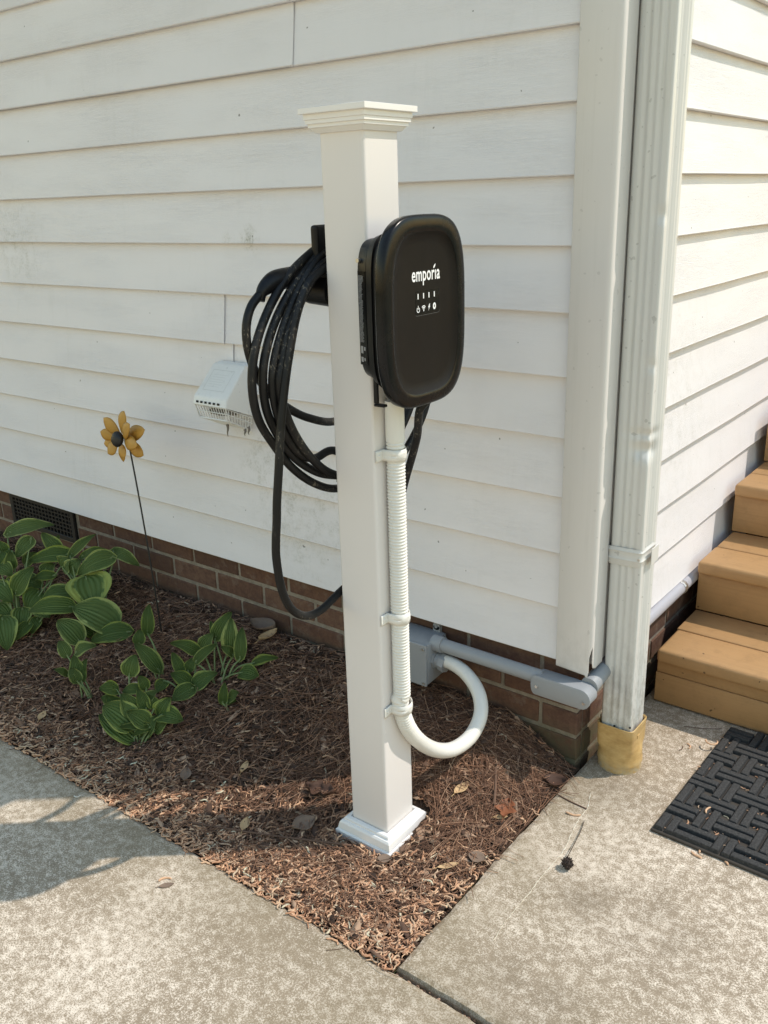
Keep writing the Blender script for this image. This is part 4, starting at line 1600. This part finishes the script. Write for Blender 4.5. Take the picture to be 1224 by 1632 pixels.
hosta('large leafy hosta mound below the black foundation vent', (42, 1012), [
    ((12, 851), (88, 837), 21, 0.08), ((50, 858), (27, 889), 24, 0.03), ((96, 886), (66, 849), 23, 0.06), ((112, 884), (46, 895), 25, 0.02), ((18, 906), (16, 878), 20, 0.0),
    ((25, 945), (54, 903), 27, -0.02), ((-2, 902), (20, 917), 22, -0.02), ((-14, 932), (20, 960), 28, -0.03), ((88, 918), (51, 924), 15, 0.0), ((114, 945), (66, 956), 27, -0.02),
    ((62, 943), (44, 972), 32, 0.0), ((36, 970), (33, 1001), 28, -0.02), ((49, 993), (24, 1021), 18, -0.03), ((4, 985), (12, 1039), 36, -0.05),
    ((8, 885), (-8, 862), 22, 0.05), ((40, 900), (58, 880), 18, 0.05), ((70, 915), (86, 898), 24, 0.03), ((-4, 965), (16, 985), 24, -0.01), ((20, 880), (4, 900), 20, 0.03), ((10, 940), (38, 928), 22, 0.01), ((60, 965), (78, 985), 24, -0.01), ((-8, 950), (2, 925), 24, 0.02), ((30, 1000), (6, 1012), 24, -0.03), ((75, 950), (95, 970), 24, 0.0), ((0, 880), (-6, 905), 22, 0.02), ((60, 985), (50, 1010), 18, -0.02),
    ((30, 925), (70, 935), 24, 0.03), ((-10, 990), (-14, 1030), 26, -0.04), ((88, 870), (94, 852), 10, 0.07)])
hosta('hosta with one broad heart-shaped leaf edged in yellow', (150, 1016), [
    ((112, 886), (154, 851), 15, 0.06), ((130, 888), (178, 879), 13, 0.05), ((178, 880), (223, 903), 19, 0.05), ((182, 889), (124, 916), 32, 0.03), ((137, 920), (152, 972), 64, 0.0, True),
    ((166, 962), (117, 967), 26, -0.01), ((185, 997), (115, 968), 52, -0.03), ((117, 968), (44, 976), 29, -0.04), ((128, 1023), (91, 989), 34, -0.05), ((210, 1018), (144, 1022), 30, -0.03),
    ((100, 905), (112, 890), 24, 0.05), ((110, 912), (128, 892), 26, 0.05), ((150, 1010), (132, 1000), 26, 0.0)])
hosta('small curled hosta shoot with one yellow-green leaf beside the concrete slab', (138, 1120), [
    ((108, 1046), (94, 1021), 20, 0.0), ((121, 1041), (154, 1029), 18, -0.01, True), ((127, 1087), (117, 1044), 25, 0.0), ((108, 1076), (85, 1067), 11, 0.0), ((124, 1087), (111, 1064), 20, -0.01), ((130, 1075), (138, 1050), 14, 0.01)])
hosta('compact cluster of frilled cupped hosta leaves edging the bed', (218, 1186), [
    ((206, 1076), (216, 1043), 30, 0.03), ((187, 1101), (157, 1098), 23, 0.01), ((226, 1098), (194, 1103), 18, 0.01), ((233, 1098), (221, 1077), 19, 0.02), ((212, 1158), (164, 1124), 46, -0.01),
    ((214, 1141), (194, 1105), 32, 0.0), ((237, 1157), (202, 1134), 30, -0.015), ((242, 1160), (188, 1159), 14, -0.02), ((233, 1131), (219, 1097), 20, 0.0), ((254, 1141), (271, 1111), 28, 0.0, True),
    ((256, 1140), (292, 1149), 24, -0.01), ((216, 1186), (158, 1138), 42, 0.0), ((240, 1160), (211, 1173), 12, -0.02), ((246, 1128), (238, 1108), 20, 0.01), ((190, 1135), (170, 1108), 26, 0.01), ((200, 1165), (176, 1150), 26, -0.01), ((222, 1150), (208, 1120), 22, 0.0), ((246, 1165), (268, 1140), 22, -0.01), ((230, 1120), (250, 1100), 18, 0.01), ((180, 1120), (160, 1112), 20, 0.0), ((228, 1178), (250, 1140), 24, 0.0)])
hosta('twisted hosta leaf and two small leaves beside the flower stake', (262, 1090), [
    ((254, 1070), (214, 1025), 27, 0.0), ((235, 1009), (238, 962), 22, 0.06), ((222, 1026), (222, 1003), 21, 0.06)])
hosta('upright hosta clump with pointed leaves nearest the power post', (345, 1092), [
    ((343, 1018), (369, 975), 24, 0.03), ((366, 1036), (368, 984), 28, 0.01, True), ((382, 1051), (386, 999), 21, 0.01), ((384, 1072), (413, 1081), 24, -0.01), ((403, 1057), (444, 1048), 15, 0.0, True), ((342, 1017), (335, 989), 11, 0.04),
    ((322, 1036), (340, 1009), 23, 0.03), ((312, 1056), (346, 1026), 17, 0.0), ((372, 1045), (352, 1030), 16, 0.02)])
hosta('low spreading hosta clump with folded dull green leaves', (305, 1104), [
    ((318, 1041), (271, 1025), 21, 0.03), ((290, 1074), (274, 1039), 19, 0.0), ((303, 1096), (271, 1073), 25, 0.0), ((308, 1096), (274, 1123), 27, -0.02), ((308, 1096), (347, 1072), 25, -0.01), ((300, 1070), (308, 1048), 18, 0.02), ((262, 1085), (250, 1105), 18, 0.0)])
hosta('tiny hosta seedling with three leaves alone in the mulch', (357, 1136), [
    ((355, 1121), (358, 1087), 16, 0.0), ((366, 1115), (381, 1104), 14, 0.0), ((362, 1119), (377, 1116), 10, 0.0)])


# ------------------------------------------------------------------ loose litter of the bed (uncountable)
def np_mesh(name, V, faces_per, nper, mat, smooth=True):
    # V: (count, nverts, 3); faces_per: list of quads/tris indices for one piece
    cnt, nv_, _ = V.shape
    fa = np.array(faces_per)
    k = fa.shape[1]
    idx = (fa[None] + (np.arange(cnt) * nv_)[:, None, None]).reshape(-1)
    me = bpy.data.meshes.new(name)
    me.vertices.add(cnt * nv_)
    me.vertices.foreach_set('co', V.reshape(-1).astype(np.float32))
    nf = cnt * len(fa)
    me.loops.add(nf * k)
    me.loops.foreach_set('vertex_index', idx.astype(np.int32))
    me.polygons.add(nf)
    me.polygons.foreach_set('loop_start', (np.arange(nf) * k).astype(np.int32))
    me.polygons.foreach_set('loop_total', np.full(nf, k, np.int32))
    if smooth:
        me.polygons.foreach_set('use_smooth', np.ones(nf, bool))
    me.update()
    me.validate()
    me.materials.append(mat)
    return me


def scatter(n, dens, xr=(-3.6, -0.012), yr=(-0.708, 0.015)):
    out = np.empty((0, 2))
    while len(out) < n:
        x = RNG.uniform(*xr, n * 2)
        y = RNG.uniform(*yr, n * 2)
        keep = RNG.uniform(0, 1, n * 2) < dens(x, y)
        hw = 0.070
        keep &= ~((np.abs(x - PCX) < hw) & (np.abs(y - PCY) < hw))
        out = np.vstack([out, np.stack([x, y], 1)[keep]])
    return out[:n]


def strips(C, sides, rr):
    # C: (count, m, 3) centre lines, rr: (count, m) radii -> tube vertices
    T = np.gradient(C, axis=1)
    T /= np.linalg.norm(T, axis=2)[..., None] + 1e-9
    ref = np.array((0.13, 0.21, 0.97))
    A = np.cross(T, ref)
    A /= np.linalg.norm(A, axis=2)[..., None] + 1e-9
    B = np.cross(T, A)
    an = np.linspace(0, 2 * np.pi, sides, endpoint=False)
    V = C[:, :, None, :] + rr[:, :, None, None] * (np.cos(an)[None, None, :, None] * A[:, :, None, :] + np.sin(an)[None, None, :, None] * B[:, :, None, :])
    m_ = C.shape[1]
    F = [(i * sides + j, i * sides + (j + 1) % sides, (i + 1) * sides + (j + 1) % sides, (i + 1) * sides + j) for i in range(m_ - 1) for j in range(sides)]
    return V.reshape(C.shape[0], -1, 3), F


def curl_lines(xy, L, kap, m_, zoff, tilt, wig=0.0):
    n = len(xy)
    th = RNG.uniform(0, 2 * np.pi, n)
    s = np.linspace(-0.5, 0.5, m_)[None] * L[:, None]
    ang = th[:, None] + kap[:, None] * s + wig * np.sin(s / L[:, None] * 9 + th[:, None] * 5)
    dx = np.cos(ang)
    dy = np.sin(ang)
    st_ = L[:, None] / (m_ - 1)
    px_ = np.cumsum(dx, 1) * st_
    py_ = np.cumsum(dy, 1) * st_
    px_ = px_ - px_.mean(1, keepdims=True) + xy[:, :1]
    py_ = py_ - py_.mean(1, keepdims=True) + xy[:, 1:]
    base_z = mulch_z(np.clip(px_, -8, -0.012), np.clip(py_, -0.70, 0.0))
    z = base_z + zoff[:, None] + tilt[:, None] * s
    # anything that hangs over the slab edge lies on the slab
    over = (px_ > -0.012) | (py_ < -0.697)
    z = np.where(over, np.maximum(z, 0.002), z)
    return np.stack([px_, py_, z], -1)


def tidy(C, slop=0.004, stray=0.04):
    # drop pieces that would lie through the post base or hang far over the slabs
    x, y = C[..., 0], C[..., 1]
    bad = ((np.abs(x - PCX) < 0.074) & (np.abs(y - PCY) < 0.074)).any(1)
    bad |= ((x > -0.012 + slop) | (y < -0.6965 - slop)).any(1) & (RNG.uniform(0, 1, len(C)) > stray)
    bad |= (y > 0.018).any(1)
    return C[~bad]


n = 17000
d_needle = lambda x, y: np.clip(0.30 + 0.75 * sstep(-0.62, -0.25, x) * sstep(-0.50, -0.25, y) + 0.30 * np.exp(-((x + 0.3) ** 2 + (y + 0.5) ** 2) / 0.03), 0, 1) * (0.30 + 0.70 * sstep(-2.4, -1.2, x))
xy = scatter(n, d_needle)
L = RNG.uniform(0.045, 0.14, n)
C = curl_lines(xy, L, RNG.normal(0, 5.5, n), 6, RNG.uniform(0.000, 0.015, n), RNG.normal(0, 0.05, n))
C = tidy(C)
n = len(C)
V, F = strips(C, 3, np.full((n, 6), 1) * RNG.uniform(0.00038, 0.00075, n)[:, None])
tag(link('pine_straw', np_mesh('pine_straw', V, F, 0, M_NEEDLE)), 'brown pine straw strewn over the planting bed', 'pine straw', kind='stuff')

n = 7000
d_cat = lambda x, y: np.clip(0.05 + 0.95 * sstep(-0.50, -0.68, y) * sstep(-1.9, -0.5, x) + 0.20 * sstep(-0.40, -0.62, y) + 0.60 * sstep(-0.42, -0.15, x) * sstep(-0.30, -0.52, y), 0, 1) * (0.25 + 0.75 * sstep(-2.2, -0.9, x))
xy = scatter(n, d_cat)
L = RNG.uniform(0.010, 0.032, n)
kap = RNG.normal(0, 60, n)
C = curl_lines(xy, L, kap, 7, RNG.uniform(0.001, 0.011, n), RNG.normal(0, 0.14, n), 0.4)
C = tidy(C, 0.010, 0.12)
n = len(C)
pr = np.array((0.5, 0.9, 1.0, 1.0, 1.0, 0.9, 0.45))
V, F = strips(C, 5, pr[None] * RNG.uniform(0.9, 1.1, (n, 7)) * RNG.uniform(0.0010, 0.0024, n)[:, None])
tag(link('catkin_litter', np_mesh('catkin_litter', V, F, 0, M_CATKIN)), 'tan and orange fallen catkins piled along the slab edge of the bed', 'catkins', kind='stuff')

bx = np.array([(-1, -.7, 0), (-.3, -1, 0), (.7, -.8, 0), (1, 0.2, 0), (.4, 1, 0), (-.8, .6, 0), (-.8, -.5, 1), (-.2, -.8, 1), (.6, -.6, 1), (.8, .2, 1), (.3, .8, 1), (-.6, .5, 1)], float)
fb = [(6, 7, 10, 11), (7, 8, 9, 10)] + [(i, (i + 1) % 6, (i + 1) % 6 + 6, i + 6) for i in range(6)]
n = 24000
d_bark = lambda x, y: np.clip(0.85 - 0.25 * sstep(-0.5, -0.66, y), 0, 1) * (0.35 + 0.65 * sstep(-2.4, -1.2, x))
xy = scatter(n, d_bark, yr=(-0.690, 0.012))
sz = np.clip(RNG.lognormal(math.log(0.0036), 0.55, n), 0.0012, 0.0105)
sc = np.stack([sz * RNG.uniform(0.9, 2.6, n), sz * RNG.uniform(0.3, 0.9, n), np.minimum(sz * 0.6, RNG.uniform(0.0008, 0.003, n))], 1)
th = RNG.uniform(0, 2 * np.pi, n)
pt = bx[None] * sc[:, None] * (1 + 0.28 * RNG.standard_normal((n, 12, 1)))
X_ = pt[..., 0] * np.cos(th)[:, None] - pt[..., 1] * np.sin(th)[:, None]
Y_ = pt[..., 0] * np.sin(th)[:, None] + pt[..., 1] * np.cos(th)[:, None]
tx, ty = RNG.normal(0, 0.32, n), RNG.normal(0, 0.32, n)
Z_ = pt[..., 2] + X_ * tx[:, None] + Y_ * ty[:, None]
z0_ = mulch_z(xy[:, 0], xy[:, 1]) + RNG.uniform(-0.003, 0.009, n)
V = np.stack([X_ + xy[:, :1], Y_ + xy[:, 1:], Z_ + z0_[:, None]], -1)
bad = ((np.abs(V[..., 0] - PCX) < 0.073) & (np.abs(V[..., 1] - PCY) < 0.073)).any(1) | ((V[..., 0] > -0.010) | (V[..., 1] < -0.699)).any(1) | (V[..., 1] > 0.0235).any(1)
V = V[~bad]
tag(link('bark_mulch', np_mesh('bark_mulch', V, fb, 0, M_BARK, False)), 'dark shredded bark mulch covering the planting bed', 'mulch', kind='stuff')

# crumbs in the joint between the slabs and in the mat's hollows
n = 500
xj = RNG.uniform(-0.01, 0.75, n)
xy = np.stack([xj, -0.6935 + RNG.normal(0, 0.002, n)], 1)
sz = RNG.uniform(0.0012, 0.0038, n)
pt = bx[None] * np.stack([sz * 1.3, sz * .8, sz * .7], 1)[:, None]
V = np.stack([pt[..., 0] + xy[:, :1], pt[..., 1] + xy[:, 1:], pt[..., 2] + RNG.uniform(-0.022, -0.010, n)[:, None]], -1)
tag(link('joint_debris', np_mesh('joint_debris', V, fb, 0, M_BARK, False)), 'dark crumbs filling the joint between the two slabs', 'debris', kind='stuff')
js = obj('joint_soil', [(-0.012, -0.705, -0.024), (2.2, -0.705, -0.024), (2.2, -0.68, -0.024), (-0.012, -0.68, -0.024)], [(0, 1, 2, 3)], M_SOIL)
tag(js, kind='structure')
n = 420
xy = np.stack([RNG.uniform(0.215, 0.70, n), RNG.uniform(-0.085, 0.34, n)], 1)
L = RNG.uniform(0.006, 0.016, n)
C = curl_lines(xy, L, RNG.normal(0, 90, n), 6, np.zeros(n), np.zeros(n), 0.3)
C[..., 2] = 0.0080
V, F = strips(C, 4, np.full((n, 6), 1) * RNG.uniform(0.0006, 0.0013, n)[:, None])
tag(link('mat_crumbs', np_mesh('mat_crumbs', V, F, 0, M_CATKIN)), 'brown crumbs and catkin bits caught in the doormat hollows', 'debris', kind='stuff')


# ------------------------------------------------------------------ single fallen bits one can point at
def catkin(px, L, kap, th, z, label, r=0.0022, mat=None):
    p = on_z(*px, z)
    s = np.linspace(-0.5, 0.5, 9) * L
    an = th + kap * s
    q = np.stack([np.cumsum(np.cos(an)), np.cumsum(np.sin(an)), np.zeros(9)], 1) * (L / 8)
    q -= q.mean(0)
    q[:, 2] = r + 0.0003 + 0.0006 * np.sin(np.arange(9))
    v, f = tube(q, r * np.array((0.5, 0.9, 1, 1, 1, 1, 1, 0.85, 0.4)), 7)
    o = obj('catkin', v, f, mat or M_CATKIN, None, True, (float(p[0]), float(p[1]), z - 0.0002))
    tag(o, label, 'catkin', 'catkins fallen on concrete and mat')


catkin((1112, 1353), 0.030, 40, 2.2, 0, 'short orange catkin lying against the front edge of the doormat', 0.0022)
catkin((1109, 1364), 0.026, -20, 2.9, 0, 'straight pale catkin on the concrete just in front of the doormat')
catkin((1156, 1374), 0.022, 5, 2.4, 0, 'stubby catkin on the concrete under the long side of the doormat')
catkin((913, 1299), 0.034, 30, 0.2, 0, 'catkin on the walkway between the mulch bed and the gumball')
catkin((263, 1402), 0.030, -70, 1.0, 0, 'hooked catkin on the driveway slab next to a dead leaf')
catkin((123, 1270), 0.020, 120, 0.6, 0, 'white crescent bit on the shaded driveway slab', 0.0016, plain('bleached_bit', (0.6, 0.58, 0.52), 0.8))
catkin((1127, 1292), 0.026, -55, 1.6, 0.0150, 'bent catkin resting on top of a doormat bar')
catkin((1134, 1184), 0.055, 75, 0.1, 0.0150, 'long U-shaped catkin on the doormat close to the bottom step', 0.0020)
catkin((1122, 1222), 0.038, 60, 0.9, 0.0072, 'catkin lodged in a hollow of the doormat weave')
catkin((1098, 1300 - 110), 0.026, 90, 2.0, 0, 'rust-brown catkin on concrete touching the left edge of the doormat', 0.0018)


def dead_leaf(px, L, w, th, label, mat, curl=0.3, lobes=0, z=None, zoff=0.012, roll=0.3):
    p = on_mulch(*px) if z is None else on_z(*px, z)
    zo = zoff if z is None else 0.0015
    V, F = [], []
    nu, nv = 6, 16
    for i in range(nv + 1):
        t = i / nv
        hw = w / 2 * (math.sin(math.pi * t) ** 0.8 if 0 < t < 1 else 0.02)
        if lobes:
            hw *= 0.35 + 0.65 * abs(math.cos(t * math.pi * lobes))
        for j in range(nu + 1):
            s = -1 + 2 * j / nu
            x, y = (t - .5) * L, hw * s
            zz = curl * w * (s * s) * 0.5 + 0.25 * curl * L * (2 * t - 1) ** 2 * 0.5 + roll * y * 0.3 + 0.001
            V.append((x * math.cos(th) - y * math.sin(th), x * math.sin(th) + y * math.cos(th), zz))
    for i in range(nv):
        for j in range(nu):
            q = i * (nu + 1) + j
            F.append((q, q + 1, q + nu + 2, q + nu + 1))
    b = len(V)
    sv, sf = cyl((-L / 2 * math.cos(th), -L / 2 * math.sin(th), V[3][2]), (-L * .72 * math.cos(th), -L * .72 * math.sin(th), 0.002), 0.0007, 5)
    V += [tuple(q) for q in sv]
    F += [tuple(i + b for i in q) for q in sf]
    zmin = min(q[2] for q in V)
    V = [(q[0], q[1], q[2] - zmin) for q in V]
    o = obj('fallen_leaf', V, F, mat, None, True, (float(p[0]), float(p[1]), float(p[2]) + zo - (0.0 if z is None else 0.0013)))
    md = o.modifiers.new('solid', 'SOLIDIFY')
    md.thickness = 0.0004
    tag(o, label, 'leaf', 'dead leaves lying about')


dead_leaf((806, 1298), 0.062, 0.050, 1.9, 'russet lobed oak leaf between the post and the walkway', M_LEAFO, 0.25, 2.5)
dead_leaf((797, 1310), 0.032, 0.013, 0.7, 'small pale yellow leaf tucked beneath the russet oak leaf', M_LEAFT, 0.2)
dead_leaf((714, 1388), 0.046, 0.014, 0.9, 'slim yellow leaf on the sunny mulch in front of the post', M_LEAFT, 0.2)
dead_leaf((613, 1377), 0.030, 0.022, 0.6, 'round pinkish dead leaf right before the post base corner', M_LEAFG, 0.2)
dead_leaf((390, 1230), 0.045, 0.016, 2.0, 'upright tan leaf in the middle of the mulch', M_LEAFT, 0.3)
dead_leaf((391, 1322), 0.044, 0.020, 2.1, 'tan leaf among catkins beside the slab edge', M_LEAFT, 0.3)
dead_leaf((297, 1243), 0.050, 0.026, 2.3, 'creased grey-brown leaf amid the orange catkins', M_LEAFG, 0.35)
dead_leaf((68, 1148), 0.042, 0.020, 2.2, 'tan leaf by the slab edge below the big hosta', M_LEAFT, 0.3)
dead_leaf((510, 1270), 0.070, 0.052, 0.3, 'large dark curled leaf left of the post base', M_LEAFD, 0.5, 2.5)
dead_leaf((485, 1322), 0.055, 0.045, 1.2, 'dull brown leaf flat on the mulch left of the post base', M_LEAFG, 0.3)
dead_leaf((420, 1008), 0.085, 0.060, 0.2, 'crumpled dead leaf beneath the hanging cable by the wall', M_LEAFG, 0.6)
dead_leaf((428, 1022), 0.070, 0.030, 1.5, 'crumpled tan leaf standing beneath the hanging cable', M_LEAFT, 0.7)
dead_leaf((265, 1412), 0.030, 0.012, 0.9, 'dead brown leaf on the driveway slab beside a hooked catkin', M_LEAFG, 0.3, z=0.0)
dead_leaf((885, 1255), 0.052, 0.040, 0.4, 'dark brown leaf where the brick corner meets the walkway', M_LEAFD, 0.5)
dead_leaf((735, 1265), 0.050, 0.022, 1.5, 'strip of pale bark-brown leaf right of the post base', M_LEAFT, 0.3)
dead_leaf((760, 1375), 0.038, 0.030, 0.2, 'flat grey-brown leaf halfway between post and walkway', M_LEAFG, 0.2)

# sweetgum ball with its stem
p = on_z(904, 1384, 0.0)
gb = thing('gumball', 'spiky brown sweetgum seed ball with a wiry stem on the walkway', 'seed ball', loc=(float(p[0]), float(p[1]), 0.0))
bm = bmesh.new()
bmesh.ops.create_icosphere(bm, subdivisions=3, radius=0.0098)
for q in bm.verts:
    q.co = q.co * (1 + 0.08 * math.sin(q.co.x * 900) * math.sin(q.co.z * 900))
    q.co.z += 0.0128
core = from_bm('ball', bm, M_GUM, gb, True)
G = []
for i in range(60):
    zf = 1 - 2 * (i + .5) / 60
    a = i * 2.399963
    rr_ = math.sqrt(1 - zf * zf)
    d = np.array((rr_ * math.cos(a), rr_ * math.sin(a), zf))
    d2 = d + RNG.normal(0, 0.18, 3)
    d2 /= np.linalg.norm(d2)
    L = 0.0128 + RNG.uniform(0.0, 0.0022)
    t_ = d2 * L
    t_[2] = max(t_[2], -0.0126)
    G.append(tube(np.array([d * 0.0088, d2 * 0.0115, t_]) + (0, 0, 0.0128), [0.0017, 0.0010, 0.0002], 5))
v, f = merge(*G)
obj('spikes', v, f, M_GUM, gb)
st_pts = [on_z(904, 1366, 0.018) - p, on_z(915, 1345, 0.010) - p, on_z(925, 1325, 0.006) - p, on_z(931, 1308, 0.004) - p]
v, f = tube(catmull(st_pts, 6), 0.0008, 6)
obj('stem', v, f, M_GUM, gb, True)


# a stick lying on the bed and twigs on the walkway
def twig(a, b, r, label, z=0.0, sag=0.003):
    p0, p1 = (on_mulch(*a), on_mulch(*b)) if z is None else (on_z(*a, z), on_z(*b, z))
    up_ = 0.012 if z is None else r
    mid_ = (p0 + p1) / 2 + np.array((sag, -sag, 0.0))
    q = catmull([p0, mid_, p1], 6) + np.array((0, 0, up_))
    v, f = tube(q - p0, r, 6)
    tag(obj('twig', v, f, M_BARK, None, True, tuple(map(float, p0))), label, 'twig', 'twigs on the ground')


twig((560, 1355), (300, 1378 - 60), 0.0022, 'thin dark stick lying along the mulch left of the post', None)
twig((790, 1225), (787, 1290), 0.0032, 'short pale stick in the mulch right of the post', None)
twig((880, 1262), (935, 1290), 0.0015, 'thin twig across the walkway edge by the brick corner', 0.0)
twig((1090, 1158), (1150, 1162), 0.0008, 'dry stalk on the shaded concrete before the bottom step', 0.0)
twig((1082, 1196), (1088, 1190), 0.0010, 'tiny dark splinter on the sunny concrete by the mat', 0.0)
twig((15, 1195), (45, 1186), 0.0010, 'small twig on the shaded slab near the big hosta', 0.0)
twig((520, 1515), (570, 1503), 0.0006, 'single pine needle on the driveway slab edge', 0.0)
